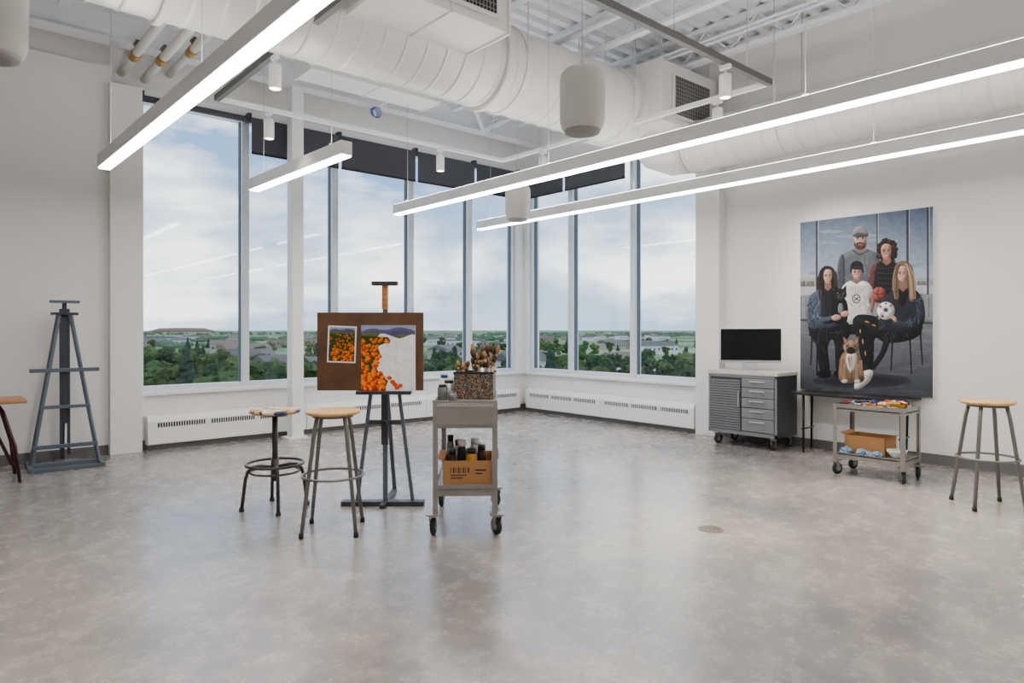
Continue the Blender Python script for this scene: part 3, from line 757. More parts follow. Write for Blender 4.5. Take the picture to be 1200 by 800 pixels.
def jar(loc, rad, hh, m, lid, label, cat="jar", grp=None):
    j = thing("paint_jar", label, cat, loc, 0, grp)
    mb = MB(); mb.lathe([(0, 0), (rad*.95, 0), (rad, .006), (rad, hh*.78), (rad*.8, hh*.84), (rad*.8, hh*.86), (0, hh*.86)], m, seg=20); mb.build("jar_body", j)
    mb = MB(); mb.lathe([(0, hh*.86), (rad*.84, hh*.86), (rad*.84, hh), (0, hh)], lid, seg=20); mb.build("lid", j)
M_whitep = mat("white_plastic", S(228, 228, 225), .4); M_ochre = mat("ochre", S(190, 130, 30), .4); M_redp = mat("red_plastic", S(160, 32, 24), .4)
M_bluep = mat("blue_plastic", S(40, 76, 130), .4); M_jarg = mat("grey_jar", S(100, 100, 98), .25, .3)
M_brownb = mat("amber_bottle", S(50, 26, 14), .2)
jar(oncart(-.155, -.2, .841), .032, .1, M_jarg, M_black, "small grey jar with black lid on the cart")
jar(oncart(-.12, -.1, .841), .036, .12, M_silver, M_dark, "silver tin jar with dark lid on the cart")
jar(oncart(-.16, .03, .841), .03, .15, M_whitep, M_bluep, "white bottle with blue cap on the cart")
jar(oncart(-.085, -.26, .841), .028, .06, M_steel, M_steel, "short steel pot on the cart")
jar(oncart(-.06, .15, .841), .035, .17, M_brownb, M_black, "amber bottle with black cap on the cart")
jar(oncart(.12, .2, .841), .035, .14, M_whitep, M_redp, "white tub with red lid on the cart")
def openbox(loc, rz, w, d, h, label, print_=True):
    c = thing("cardboard_box", label, "box", loc, rz)
    mb = MB(); t_ = .004
    mb.bx(-w, w, -d, -d+t_, 0, h, M_card); mb.bx(-w, w, d-t_, d, 0, h, M_card); mb.bx(-w, -w+t_, -d, d, 0, h, M_card); mb.bx(w-t_, w, -d, d, 0, h, M_card); mb.bx(-w, w, -d, d, 0, t_, M_card)
    if print_:
        for i in range(8): mb.bx(-w*.7+i*w*.1, -w*.7+i*w*.1+w*(.03+.03*(i % 2)), -d-.0006, -d, h*.55, h*.75, M_cardd)
        mb.bx(-w*.7, -w*.05, -d-.0006, -d, h*.44, h*.48, M_cardd); mb.bx(-w*.7, -w*.2, -d-.0006, -d, h*.34, h*.38, M_cardd)
        mb.bx(w*.3, w*.75, -d-.0006, -d, h*.62, h*.68, M_cardd); mb.bx(w*.3, w*.6, -d-.0006, -d, h*.5, h*.55, M_cardd)
    mb.build("box_body", c)
    for s in (-1, 1): mb = MB(); mb.box((s*(w+.02), 0, h+.004), (.05, d*1.9, .004), M_card, (0, -s*.45, 0)); mb.build("box_flap", c)
openbox(oncart(.015, -.17, .301), CA, .155, .18, .17, "open cardboard box of bottles on the lower cart shelf")
for (x, y, rr, hh, m, l, lab) in ((-.09, -.25, .03, .22, M_brownb, M_black, "amber bottle with black cap in the cardboard box"), (-.03, -.2, .03, .27, M_black, M_whitep, "black bottle with white cap in the cardboard box"),
        (.035, -.27, .034, .23, M_ochre, M_dark, "ochre yellow jar in the cardboard box"), (.1, -.2, .03, .24, M_brownb, M_black, "brown bottle in the cardboard box"),
        (-.05, -.1, .035, .26, M_whitep, M_redp, "white bottle with red cap in the cardboard box"), (.06, -.12, .04, .27, M_whitep, M_whitep, "white plastic bottle in the cardboard box"), (-.11, -.1, .025, .29, M_steel, M_black, "steel can with black cap in the cardboard box")):
    jar(oncart(x, y, .306), rr, hh, m, l, lab)

# ---------------------------------------------------------------- cabinet
cbx, cby = 7.02, 3.915
r = thing("tool_cabinet", "rolling grey metal storage cabinet with slatted door and drawers", "cabinet", (cbx, cby, 0), -math.pi/2)
mb = MB(); mb.bx(-.41, .41, -.225, .225, .14, .80, M_cabd, .006)
mb.bx(-.41, .41, -.232, -.222, .14, .18, M_cab); mb.bx(-.41, -.385, -.232, -.222, .14, .8, M_cab); mb.bx(.385, .41, -.232, -.222, .14, .8, M_cab); mb.bx(-.41, .41, -.232, -.222, .77, .8, M_cab); mb.build("cabinet_body", r)
mb = MB(); mb.bx(-.42, .42, -.24, .225, .80, .84, M_cabt, .006); mb.build("cabinet_top", r)
mb = MB(); mb.bx(-.38, .0, -.238, -.225, .185, .765, M_cabd)
z = .2
while z < .75: mb.box((-.19, -.24, z), (.36, .012, .018), M_cab, (.3, 0, 0)); z += .028
d_ = mb.build("door", r)
mb = MB(); mb.bar((-.02, -.262, .45), (-.02, -.262, .62), .012, .012, M_silver); mb.bx(-.026, -.014, -.262, -.24, .45, .46, M_silver); mb.bx(-.026, -.014, -.262, -.24, .61, .62, M_silver); mb.build("handle", d_)
zs = [.185, .33, .445, .555, .665, .768]
for i in range(5):
    mb = MB(); mb.bx(.008, .38, -.242, -.225, zs[i]+.005, zs[i+1]-.005, M_cab, .004); dw = mb.build("drawer", r)
    zz = zs[i+1]-.035
    mb = MB(); mb.bx(.11, .28, -.262, -.25, zz-.007, zz+.007, M_silver, .002); mb.bx(.12, .13, -.25, -.24, zz-.006, zz+.006, M_silver); mb.bx(.26, .27, -.25, -.24, zz-.006, zz+.006, M_silver); mb.build("handle", dw)
for sx in (-1, 1):
    for sy in (-1, 1): caster(r, sx*.34, sy*.17, .052, .035, .3*sx)
mx_, my_ = cv(7.5, 2.66)
r = thing("computer_monitor", "silver all-in-one desktop computer with black screen on the cabinet", "computer", (mx_, my_, .841), CAMROT-.25)
mb = MB(); mb.bx(-.325, .325, -.012, .012, .09, .475, M_silver, .008); mb.lathe([(0, 0), (.2, 0), (.1, .02), (0, .025)], M_silver, (0, .01, .28), 24, (-math.pi/2, 0, 0)); mb.build("display_housing", r)
mb = MB(); mb.bx(-.317, .317, -.0145, -.012, .118, .468, M_screen); mb.build("screen", r)
mb = MB(); mb.bar((0, .03, .16), (0, .07, .01), .16, .008, M_silver); mb.box((0, .0, .004), (.2, .2, .008), M_silver, bev=.003); mb.build("monitor_stand", r)

# ---------------------------------------------------------------- folding table + big painting
r = thing("folding_table", "narrow black table with slim metal legs supporting the painting", "table", (7.12, 2.85, 0), -math.pi/2)
mb = MB(); mb.bx(-.58, .55, -.19, .2, .612, .64, M_black, .005); mb.build("table_top", r)
for sx in (-.48, .46):
    for sy in (-.16, .17):
        mb = MB(); mb.tube([(sx, sy*.6, .612), (sx+(.03 if sy < 0 else -.04), sy, .01)], .012, M_blackmetal, 10); mb.build("leg", r)
    mb = MB(); mb.tube([(sx, -.13, .25), (sx, .14, .25)], .008, M_blackmetal, 8); mb.build("leg_brace", r)

pz0, pz1, pya, pyb = .643, 2.483, 3.5, 2.2
PW, PH = pya-pyb, pz1-pz0
r = thing("wall_painting", "large family portrait painting of five people with two dogs", "painting", (XW-.002, pya, pz0), -math.pi/2)
mb = MB(); mb.bx(0, PW, -.04, 0, 0, PH, M_white, .002); mb.build("canvas_panel", r)
def art(q):
    t = (q[0]-600)/788; d = (XW-.045)/(.6587+.7524*t); Y = d*(.7524-.6587*t)
    return (pya-Y, 1.3-(q[1]-386)/788*d-pz0)
A = Art()
def band(y0, y1, c0, c1, n):
    for i in range(n):
        f = i/(n-1); a = y0+(y1-y0)*i/n; b = y0+(y1-y0)*(i+1)/n+1
        c = tuple(c0[k]+(c1[k]-c0[k])*f for k in range(3))
        A.poly([(925, a), (1100, a), (1100, b), (925, b)], S(*c))
band(235, 325, (74, 94, 126), (160, 174, 192), 40)
rn = random.Random(4)
for i in range(14): A.ell(rn.uniform(935, 1095), rn.uniform(265, 325), rn.uniform(10, 26), rn.uniform(1.5, 4), S(*[int(v+rn.uniform(-6, 12)) for v in (130, 146, 168)]), 0, sh=0)
band(322, 338, (170, 176, 184), (148, 144, 140), 6)
for i in range(60):
    x = rn.uniform(936, 1094); k = int(rn.uniform(100, 170)); A.poly([(x, 330), (x+rn.uniform(1, 4), 329), (x+3, 337), (x-1, 337)], S(k, k-4, k-8))
A.poly([(925, 336), (1100, 334), (1100, 344), (925, 346)], S(184, 186, 190))
A.poly([(925, 346), (1100, 344), (1100, 378), (925, 374)], S(136, 138, 144))
for x in range(938, 1096, 6): A.poly([(x, 348), (x+1, 348), (x+1, 372), (x, 372)], S(102, 106, 114))
band(374, 470, (116, 118, 124), (66, 70, 80), 30)
A.poly([(925, 373), (1100, 377), (1100, 380), (925, 376)], S(66, 70, 78))
for x, w in ((956, 2.2), (1027, 1.5), (1062, 3), (1086, 2.4)):
    A.poly([(x, 235), (x+w, 235), (x+w, 345), (x, 345)], S(54, 60, 74)); A.poly([(x+w, 235), (x+w+1, 235), (x+w+1, 345), (x+w, 345)], S(166, 176, 188))
for i in range(30):
    k = rn.uniform(0, 1); A.ell(rn.uniform(940, 1090), 382+k*80, rn.uniform(6, 22), rn.uniform(.6, 1.6), S(int(122-40*k), int(124-40*k), int(132-40*k)), 0, sh=0)
for k in range(6): A.ell(1010, 446, 58-k*4, 9-k, S(62-k*4, 65-k*4, 74-k*4), sh=0)
for p in (((952, 384), (950, 428)), ((958, 390), (957, 440)), ((985, 392), (987, 436)), ((1066, 392), (1068, 438)), ((1078, 385), (1081, 428)), ((1046, 396), (1044, 434))):
    A.stroke(p, 2.2, 1.4, S(20, 18, 22))
A.stroke([(948, 392), (990, 396)], 3, 3, S(22, 18, 20)); A.stroke([(1040, 398), (1080, 390)], 3, 3, S(22, 18, 20))
skin = S(198, 148, 124); skd = S(138, 92, 76)
def folds(x0, x1, y0, y1, n, c, cl, w=1.6, ln=9):
    for i in range(n):
        x = rn.uniform(x0, x1); y = rn.uniform(y0, y1); a = rn.uniform(-.9, .9)
        dx, dy = ln*math.sin(a)*.5, ln*math.cos(a)*.5
        A.stroke([(x-dx, y-dy), (x+rn.uniform(-1, 1), y), (x+dx, y+dy)], w*.4, w, c if i % 2 else cl, 3)
def strands(pts_l, n, cols, jit=1.4, w=.8):
    for i in range(n):
        pl = rn.choice(pts_l); j = rn.uniform(-jit, jit)
        A.stroke([(x+j+rn.uniform(-.4, .4), y) for x, y in pl], w, w*.5, rn.choice(cols), 3, sh=0)
def tone(c, k, w=1.0): return (c[0]*k, c[1]*k*w, c[2]*k*w, 1)
def face(x, y, rx, ry, sk=skin, sh=skd, smile=True):
    out = [(x-rx*.95, y-ry*.35), (x-rx*.7, y-ry*.9), (x, y-ry*1.05), (x+rx*.7, y-ry*.9), (x+rx*.95, y-ry*.35), (x+rx*.86, y+ry*.3), (x+rx*.5, y+ry*.82), (x, y+ry), (x-rx*.5, y+ry*.82), (x-rx*.86, y+ry*.3)]
    A.smooth(out, sk, sh=.55)
    A.smooth([(x+rx*.35, y-ry*.85), (x+rx*.93, y-ry*.4), (x+rx*.84, y+ry*.3), (x+rx*.48, y+ry*.8), (x+rx*.2, y+ry*.9), (x+rx*.5, y+ry*.3), (x+rx*.55, y-ry*.3)], sh, sh=.2)
    A.ell(x-rx*.45, y+ry*.2, rx*.26, ry*.16, tone(sk, 1.05, .86), 0, sh=0)
    A.ell(x, y+ry*.86, rx*.4, ry*.12, tone(sk, .72), sh=0)
    for s in (-1, 1):
        A.ell(x+s*rx*.42, y-ry*.12, rx*.33, ry*.2, tone(sk, .5, .9), 0, 12, sh=0)
        A.ell(x+s*rx*.42, y-ry*.08, rx*.22, ry*.09, S(190, 178, 170), 0, 10, sh=0); A.ell(x+s*rx*.42, y-ry*.09, rx*.14, ry*.1, S(26, 16, 12), 0, 8, sh=0)
        A.stroke([(x+s*rx*.16, y-ry*.26), (x+s*rx*.45, y-ry*.34), (x+s*rx*.72, y-ry*.25)], ry*.09, ry*.05, S(44, 28, 22), 2, sh=0)
    A.stroke([(x+rx*.1, y-ry*.02), (x+rx*.16, y+ry*.24)], rx*.12, rx*.24, sh, 2, sh=0); A.ell(x, y+ry*.27, rx*.24, ry*.07, tone(sk, .6), 0, 10, sh=0)
    A.ell(x-rx*.03, y+ry*.1, rx*.09, ry*.16, tone(sk, 1.18), 0, 10, sh=0)
    A.smooth([(x-rx*.42, y+ry*.46), (x, y+ry*.43), (x+rx*.42, y+ry*.46), (x, y+ry*.66)], S(134, 58, 52), 3, sh=.2)
    if smile: A.stroke([(x-rx*.26, y+ry*.5), (x, y+ry*.54), (x+rx*.26, y+ry*.5)], ry*.07, ry*.07, S(232, 224, 216), 2, sh=0)
# man
A.smooth([(982, 352), (981, 318), (984, 301), (997, 293), (1008, 290), (1020, 293), (1030, 300), (1032, 320), (1032, 352)], S(92, 98, 108))
A.smooth([(982, 350), (981, 318), (984, 301), (989, 300), (990, 330), (989, 352)], S(72, 78, 88))
folds(985, 1028, 304, 332, 16, S(66, 72, 82), S(116, 122, 132))
A.poly([(1003, 284), (1013, 284), (1014, 293), (1008, 296), (1002, 293)], skd)
A.stroke([(999, 293), (1008, 298), (1018, 293)], 1.4, 1.4, S(56, 62, 72))
face(1008, 280, 7.6, 11)
A.smooth([(1000.5, 281), (1002, 285), (1008, 285.5), (1014, 285), (1015.5, 281), (1014.5, 289), (1008, 292.5), (1001.5, 289)], S(70, 50, 40))
A.stroke([(1004, 285.2), (1008, 284.4), (1012, 285.2)], 1.6, 1.6, S(60, 42, 34), sh=0); A.stroke([(1005.5, 287), (1010.5, 287)], .9, .9, S(160, 86, 74), sh=0)
strands([[(1003, 284), (1003, 289)], [(1008, 288), (1008, 292)], [(1013, 284), (1013, 289)]], 16, [S(100, 76, 58), S(50, 36, 28)], 1.8, .5)
A.smooth([(999.5, 276), (1000, 269), (1004, 265.5), (1009, 264.5), (1014, 266.5), (1016.8, 271), (1016.8, 276), (1008, 274.5)], S(128, 128, 132))
A.smooth([(999, 276.5), (1003, 273.5), (1010, 273), (1017.5, 275.5), (1015, 277.5), (1004, 278)], S(70, 72, 78))
# woman in vest
A.ell(1040, 294, 11.5, 14, S(28, 18, 18))
for i in range(70):
    a = rn.random()*6.283; q = rn.uniform(.7, 1.08); A.ell(1040+11*q*math.cos(a), 296+14.5*q*math.sin(a), 2.4, 2.4, rn.choice([S(28, 18, 18), S(66, 42, 34), S(38, 24, 22)]), 0, 9)
A.smooth([(1019, 352), (1020, 318), (1026, 309), (1036, 305), (1046, 306), (1055, 312), (1058, 326), (1058, 350)], S(88, 30, 32))
folds(1020, 1027, 312, 344, 6, S(56, 18, 22), S(122, 48, 46)); folds(1052, 1057, 314, 344, 6, S(56, 18, 22), S(122, 48, 46))
A.smooth([(1026, 350), (1026, 314), (1034, 306), (1045, 306), (1051, 314), (1052, 350)], S(22, 22, 26))
for yy in (313, 319, 325, 331, 337): A.stroke([(1027, yy), (1039, yy+1.5), (1051, yy)], .8, .8, S(52, 52, 60))
A.poly([(1035, 300), (1043, 300), (1044, 307), (1039, 311), (1034, 307)], S(140, 90, 72))
face(1038.5, 295, 6.4, 9, S(182, 130, 106), S(124, 80, 64))
# boy
A.smooth([(990, 374), (1020, 374), (1022, 392), (1006, 392), (988, 390)], S(28, 30, 38))
A.stroke([(990, 336), (985.5, 350), (987, 364)], 5.5, 4, skin); A.stroke([(1018, 338), (1023, 352), (1020, 366)], 5.5, 4, skd)
A.smooth([(990, 377), (990, 350), (985, 347), (988, 335), (996, 329), (1004, 331), (1012, 329), (1020, 334), (1024, 346), (1019, 350), (1020, 377), (1005, 379)], S(206, 205, 202))
folds(991, 1018, 336, 372, 20, S(158, 158, 166), S(234, 233, 230), 1.3, 10)
A.ell(1003.5, 350, 5, 5.5, S(64, 64, 70), sh=0); A.ell(1003.5, 350, 3.8, 4.2, S(204, 203, 200), sh=0); A.stroke([(1001, 348), (1006, 352)], 1.2, 1.2, S(56, 56, 62), sh=0); A.stroke([(1001, 352), (1006, 348)], 1.2, 1.2, S(56, 56, 62), sh=0)
A.poly([(1000, 324), (1007, 324), (1008, 330), (1004, 333), (999, 330)], skd)
A.smooth([(996.5, 320), (997, 312), (1004, 308), (1011, 312), (1011.5, 321), (1008, 316), (1000, 316)], S(34, 24, 20))
face(1004, 319.5, 5.8, 8)
A.smooth([(997, 314), (998, 308), (1004, 305.5), (1010, 308), (1011.2, 314), (1004, 312.5)], S(24, 24, 28)); A.smooth([(996, 315), (1001, 311.8), (1008, 311.8), (1012.5, 315), (1004, 316)], S(38, 38, 44))
A.ell(1030, 344, 8, 8, S(150, 42, 32), sh=.7); A.stroke([(1022.5, 342), (1030, 345), (1037.5, 342)], .8, .8, S(40, 12, 12), sh=0); A.stroke([(1030, 336), (1028, 344), (1031, 352)], .8, .8, S(40, 12, 12), sh=0)
# woman in denim
A.smooth([(959, 356), (957, 334), (960, 319), (965, 312.5), (971, 311.5), (977, 315), (980.5, 326), (982, 352), (976, 346), (965, 348)], S(34, 24, 26))
A.smooth([(950, 378), (984, 373), (996, 381), (996, 392), (990, 404), (990, 432), (980, 434), (978, 404), (974, 398), (970, 408), (972, 434), (961, 434), (956, 404), (949, 392)], S(26, 26, 32))
A.stroke([(960, 386), (974, 390), (988, 388)], 1.2, 1, S(54, 56, 66)); folds(952, 990, 382, 400, 14, S(15, 15, 18), S(52, 52, 62)); folds(962, 968, 404, 430, 5, S(15, 15, 18), S(46, 46, 56)); folds(981, 988, 404, 430, 5, S(15, 15, 18), S(46, 46, 56))
A.smooth([(947, 382), (947, 352), (953, 343), (964, 337), (976, 338), (986, 346), (991, 362), (988, 378), (968, 384)], S(66, 78, 96))
A.smooth([(964, 338), (976, 338), (979, 356), (978, 376), (964, 378), (962, 356)], S(34, 36, 44))
A.stroke([(950, 352), (952, 370), (966, 374), (977, 371)], 6.5, 4.5, S(78, 92, 112)); A.stroke([(948, 360), (950, 376)], 1, 1, S(38, 50, 70))
folds(948, 960, 346, 378, 14, S(44, 54, 72), S(104, 116, 136)); folds(980, 990, 350, 376, 8, S(44, 54, 72), S(98, 110, 130))
A.poly([(966.5, 329), (973.5, 329), (974, 337), (970, 341), (966, 337)], skd)
face(970, 324, 5.4, 8.2)
A.smooth([(962, 340), (961.5, 324), (965, 315), (971, 313.5), (966, 318), (965, 330), (965.5, 346)], S(38, 27, 28)); A.smooth([(978, 348), (977, 330), (976, 319), (971, 313.5), (977.5, 316), (981, 328), (981.5, 350)], S(44, 32, 31))
strands([[(962, 318), (960, 334), (961, 352)], [(978, 318), (980, 332), (980, 350)], [(967, 313.5), (963, 320), (962, 334)]], 30, [S(76, 56, 50), S(24, 17, 19), S(56, 41, 38)])
A.smooth([(960, 434), (972, 433), (973, 441), (964, 443), (958, 440)], S(20, 18, 20)); A.smooth([(979, 434), (990, 433), (992, 440), (984, 442), (977, 440)], S(20, 18, 20))
# black dog
A.smooth([(976, 376), (975, 360), (978, 349), (986, 347), (992, 353), (994, 364), (992, 377), (984, 380)], S(20, 20, 24))
A.ell(985, 344.5, 7.2, 6.6, S(28, 28, 32)); A.poly([(978.5, 342), (978.2, 333.5), (983, 338.5)], S(22, 22, 26)); A.poly([(987, 338.5), (991.8, 333.5), (991.8, 342)], S(22, 22, 26))
A.ell(985, 348, 4.2, 3.4, S(66, 64, 68)); A.ell(985, 346.6, 1.6, 1, S(8, 8, 10)); A.ell(981.6, 343.6, 1.1, 1.1, S(120, 90, 50), 0, 8); A.ell(988.4, 343.6, 1.1, 1.1, S(120, 90, 50), 0, 8)
A.smooth([(983, 356), (987, 356), (988, 364), (985, 368), (982, 364)], S(124, 122, 124)); A.stroke([(981, 366), (980, 380)], 3.2, 2.6, S(30, 30, 34)); A.stroke([(989, 366), (990, 380)], 3.2, 2.6, S(30, 30, 34))
A.smooth([(974, 372), (979, 368.5), (985, 370), (985, 373.5), (978, 375.5)], skin)
for k in range(3): A.stroke([(979, 370.4+k*1.2), (985.5, 370.8+k*1.2)], .35, .35, skd, sh=0)
A.smooth([(986, 366), (992, 364), (995, 368), (991, 371), (986, 370)], skin)
# blonde woman
A.smooth([(1046, 352), (1045.5, 330), (1048, 314), (1053, 307), (1060, 305.5), (1067, 310), (1071, 322), (1074, 350), (1068, 346), (1054, 346)], S(104, 80, 56))
A.smooth([(1076, 376), (1080, 388), (1068, 398), (1040, 402), (1026, 396), (1024, 410), (1022, 436), (1012, 438), (1008, 418), (1005, 400), (1000, 384), (1000, 373), (1010, 368), (1036, 372)], S(24, 25, 31))
A.stroke([(1004, 374), (1022, 382), (1040, 386)], 5, 6, S(36, 38, 46)); A.stroke([(1040, 396), (1034, 414), (1022, 432)], 8, 5.5, S(30, 31, 38))
folds(1010, 1070, 376, 398, 18, S(14, 14, 18), S(52, 54, 64)); folds(1012, 1022, 402, 432, 8, S(14, 14, 18), S(48, 50, 60))
for (x, y, rx, ry, ro) in ((1016, 377, 3, .8, .3), (1024, 381, 2.6, .8, .3), (1008, 388, .8, 2.6, -.1), (1011, 400, .8, 3.4, -.1), (1014, 414, .7, 3, -.1)): A.ell(x, y, rx, ry, S(176, 138, 46), ro)
A.smooth([(1030, 382), (1030, 358), (1038, 346), (1050, 339), (1068, 338), (1079, 346), (1084, 366), (1080, 382), (1062, 390), (1040, 388)], S(38, 43, 54))
A.stroke([(1076, 350), (1078, 370), (1062, 380), (1046, 376)], 9, 6, S(50, 58, 72)); A.stroke([(1036, 352), (1031, 366), (1030, 374)], 6, 5, S(46, 53, 66))
folds(1064, 1080, 346, 380, 16, S(24, 29, 40), S(72, 82, 100)); folds(1033, 1048, 348, 384, 8, S(24, 29, 38), S(62, 72, 88))
A.smooth([(1052, 340), (1064, 340), (1062, 352), (1057, 360), (1052, 350)], S(20, 22, 28))
A.poly([(1054, 327), (1061.5, 327), (1063, 337), (1058, 342), (1053, 337)], skd)
face(1057, 321, 5.9, 9, S(206, 156, 130), S(148, 102, 82))
A.smooth([(1050, 350), (1048, 334), (1050, 316), (1058, 308), (1053.5, 315), (1051.5, 330), (1053.5, 348)], S(126, 98, 66)); A.smooth([(1066, 352), (1065, 334), (1063, 315), (1058, 308), (1066, 310), (1071, 324), (1073.5, 350)], S(118, 92, 62))
strands([[(1054, 310), (1049.5, 322), (1049, 348)], [(1062, 309), (1067, 322), (1069, 350)], [(1065, 311), (1070, 326), (1071.5, 350)], [(1051, 316), (1048, 330), (1050, 350)]], 56, [S(186, 156, 112), S(82, 60, 42), S(154, 122, 84), S(66, 48, 36)])
A.ell(1038, 364, 10.4, 10.4, S(216, 214, 216), sh=.6)
for (x, y, rx, ry, c) in ((1038, 363, 3, 2.8, S(50, 56, 92)), (1031.5, 359, 2.2, 1.8, S(170, 46, 58)), (1044, 358, 2, 1.8, S(170, 46, 58)), (1034, 370.5, 2, 1.6, S(50, 56, 92)), (1043.5, 369, 1.8, 1.8, S(170, 46, 58)), (1038, 355.4, 1.8, 1, S(50, 56, 92))): A.ell(x, y, rx, ry, c, .3, 6, sh=0)
for p in (((1038, 360), (1038, 356)), ((1035, 362), (1032.5, 360)), ((1041, 362), (1043, 359)), ((1036, 365.5), (1034.8, 369)), ((1040, 365.5), (1042.6, 368))): A.stroke(p, .5, .5, S(110, 110, 120), 2, sh=0)
for k in range(4): A.stroke([(1050, 373+k*1.3), (1046, 369.6+k*1.3), (1043-k*.5, 366+k*1.6)], 1.7, 1.1, skin)
for k in range(3): A.stroke([(1030, 374-k*.6), (1031+k*.6, 369.5), (1033.6+k*.8, 366.5+k*1.1)], 1.6, 1, skin)
A.smooth([(1001, 452), (1003, 443), (1010, 436), (1020, 433), (1023, 438), (1018, 448), (1008, 455), (1002, 456)], S(216, 215, 214)); A.stroke([(1002, 455.5), (1010, 453.5), (1020, 445)], 1.6, 1.6, S(150, 136, 118)); A.stroke([(1010, 441), (1015, 444)], .8, .8, S(120, 120, 126)); A.stroke([(1013, 438.5), (1018, 441.5)], .8, .8, S(120, 120, 126))
# tan bulldog
A.smooth([(984, 446), (983, 430), (986, 416), (993, 411), (1002, 411), (1008, 417), (1011, 430), (1012, 446), (998, 449)], S(132, 100, 72))
A.smooth([(992, 415), (1003, 415), (1004, 428), (998, 437), (992, 428)], S(200, 190, 178))
for x in (990, 1005): A.stroke([(x, 426), (x-.5, 445)], 5.6, 4.4, S(150, 116, 84)); A.ell(x-.5, 446.5, 3.6, 2.2, S(208, 198, 186))
A.stroke([(998, 434), (998, 446)], 1.2, 1.2, S(80, 58, 42))
strands([[(986, 420), (985, 440)], [(1009, 422), (1010, 440)], [(995, 418), (997, 430)]], 30, [S(170, 136, 100), S(98, 72, 52)], 2.6, .5)
A.ell(997, 406.5, 9, 8, S(150, 114, 82), sh=.6); A.poly([(989, 404), (987.5, 393.5), (994.5, 399.5)], S(120, 88, 64)); A.poly([(999.5, 399.5), (1006.5, 393.5), (1005.5, 404)], S(120, 88, 64))
A.poly([(989.8, 402), (989, 396), (993, 400)], S(160, 122, 108)); A.poly([(1001, 400), (1005, 396), (1004.5, 402)], S(160, 122, 108))
A.ell(997, 410.5, 5.4, 4.4, S(46, 36, 32)); A.ell(997, 408.4, 1.9, 1.3, S(10, 8, 8)); A.stroke([(997, 409), (997, 412)], .7, .7, S(10, 8, 8)); A.stroke([(993.5, 412.6), (997, 411.8), (1000.5, 412.6)], .7, .7, S(10, 8, 8))
for s in (-1, 1): A.ell(997+s*4.4, 405, 1.6, 1.6, S(16, 10, 8), 0, 10); A.ell(997+s*4.4-.4, 404.5, .4, .4, S(240, 240, 240), 0, 6)
A.stroke([(997, 399.5), (997, 405)], 1.6, 1, S(180, 158, 132))
A.build("painted_surface", r, art, -.041, PW, PH, 330, gain=.86, gam=1.1, material=M_portrait)

# ---------------------------------------------------------------- low cart
lx, ly = 6.36, 2.36
r = thing("utility_cart", "low grey steel cart with paint tubes and rags", "cart", (lx, ly, 0), -math.pi/2)
W2, D2 = .29, .19
mb = MB(); mb.bx(-W2, W2, -D2, D2, .59, .60, M_steelp)
for a in ((-W2, W2, -D2, -D2+.006), (-W2, W2, D2-.006, D2), (-W2, -W2+.006, -D2, D2), (W2-.006, W2, -D2, D2)): mb.bx(a[0], a[1], a[2], a[3], .575, .635, M_steelp)
mb.build("top_tray", r)
mb = MB(); mb.bx(-W2, W2, -D2, D2, .185, .195, M_steelp)
for a in ((-W2, W2, -D2, -D2+.006), (-W2, W2, D2-.006, D2), (-W2, -W2+.006, -D2, D2), (W2-.006, W2, -D2, D2)): mb.bx(a[0], a[1], a[2], a[3], .15, .205, M_steelp)
mb.build("lower_shelf", r)
for sx in (-1, 1):
    for sy in (-1, 1):
        mb = MB(); mb.bx(sx*W2, sx*(W2-.03), sy*(D2+.003), sy*D2, .125, .635, M_steelp); mb.bx(sx*(W2+.003), sx*W2, sy*(D2+.003), sy*(D2-.03), .125, .635, M_steelp)
        mb.box((sx*(W2-.02), sy*(D2-.02), .126), (.07, .07, .006), M_steelp); mb.build("leg", r)
        caster(r, sx*(W2-.01), sy*(D2-.02), .05, .03, .4*sx)
LM = Matrix.Translation((lx, ly, 0)) @ Matrix.Rotation(-math.pi/2, 4, 'Z')
rn = random.Random(21)
tc_ = [S(190, 30, 18), S(226, 96, 22), S(225, 215, 200), S(28, 60, 130), S(200, 150, 20), S(40, 40, 44), S(130, 24, 30)]
for i in range(34):
    x = rn.uniform(-.23, .23); y = rn.uniform(-.14, .14); z = .603+(.026 if i > 14 else 0)+(.02 if i > 25 else 0)
    b = thing("paint_tube", "small squeezed paint tube with coloured band", "paint tube", tuple(LM @ Vector((x, y, z))), rn.random()*6.28, "paint tubes on the cart")
    cm = mat("tube_band_%d" % (i % 7), tc_[i % 7], .4)
    mb = MB(); mb.lathe([(0, -.05), (.016, -.048), (.015, -.01), (.013, .045), (.007, .05), (.007, .055)], cm if i % 3 else M_whitep, (0, 0, .014), 14, (math.pi/2, 0, 0), scale=(1, .8, 1)); mb.lathe([(.0165, -.03), (.0165, 0)], cm, (0, 0, .014), 14, (math.pi/2, 0, 0)); mb.build("tube_body", b)
    mb = MB(); mb.lathe([(.009, .053), (.008, .07), (0, .07)], M_black if i % 3 else M_whitep, (0, 0, .014), 12, (math.pi/2, 0, 0)); mb.build("cap", b)
M_pal = splatter("palette_paint", S(70, 40, 36), [S(190, 30, 18), S(226, 96, 22), S(40, 20, 28), S(210, 200, 190), S(150, 40, 24)], 40, .4, .75)
b = thing("paint_palette", "flat paint palette smeared with red and orange", "palette", tuple(LM @ Vector((.03, 0, .602))), -1.5)
mb = MB(); mb.lathe([(0, 0), (.12, 0), (.125, .004), (.12, .008), (0, .008)], M_pal, seg=30, scale=(1.0, 1.5, 1)); mb.build("palette_board", b)
openbox(tuple(LM @ Vector((-.06, .03, .196))), -math.pi/2, .17, .13, .16, "small cardboard box on the lower shelf of the low cart", False)
M_rag = mat("blue_rag", S(124, 152, 182), .9, var=.45, scale=14)
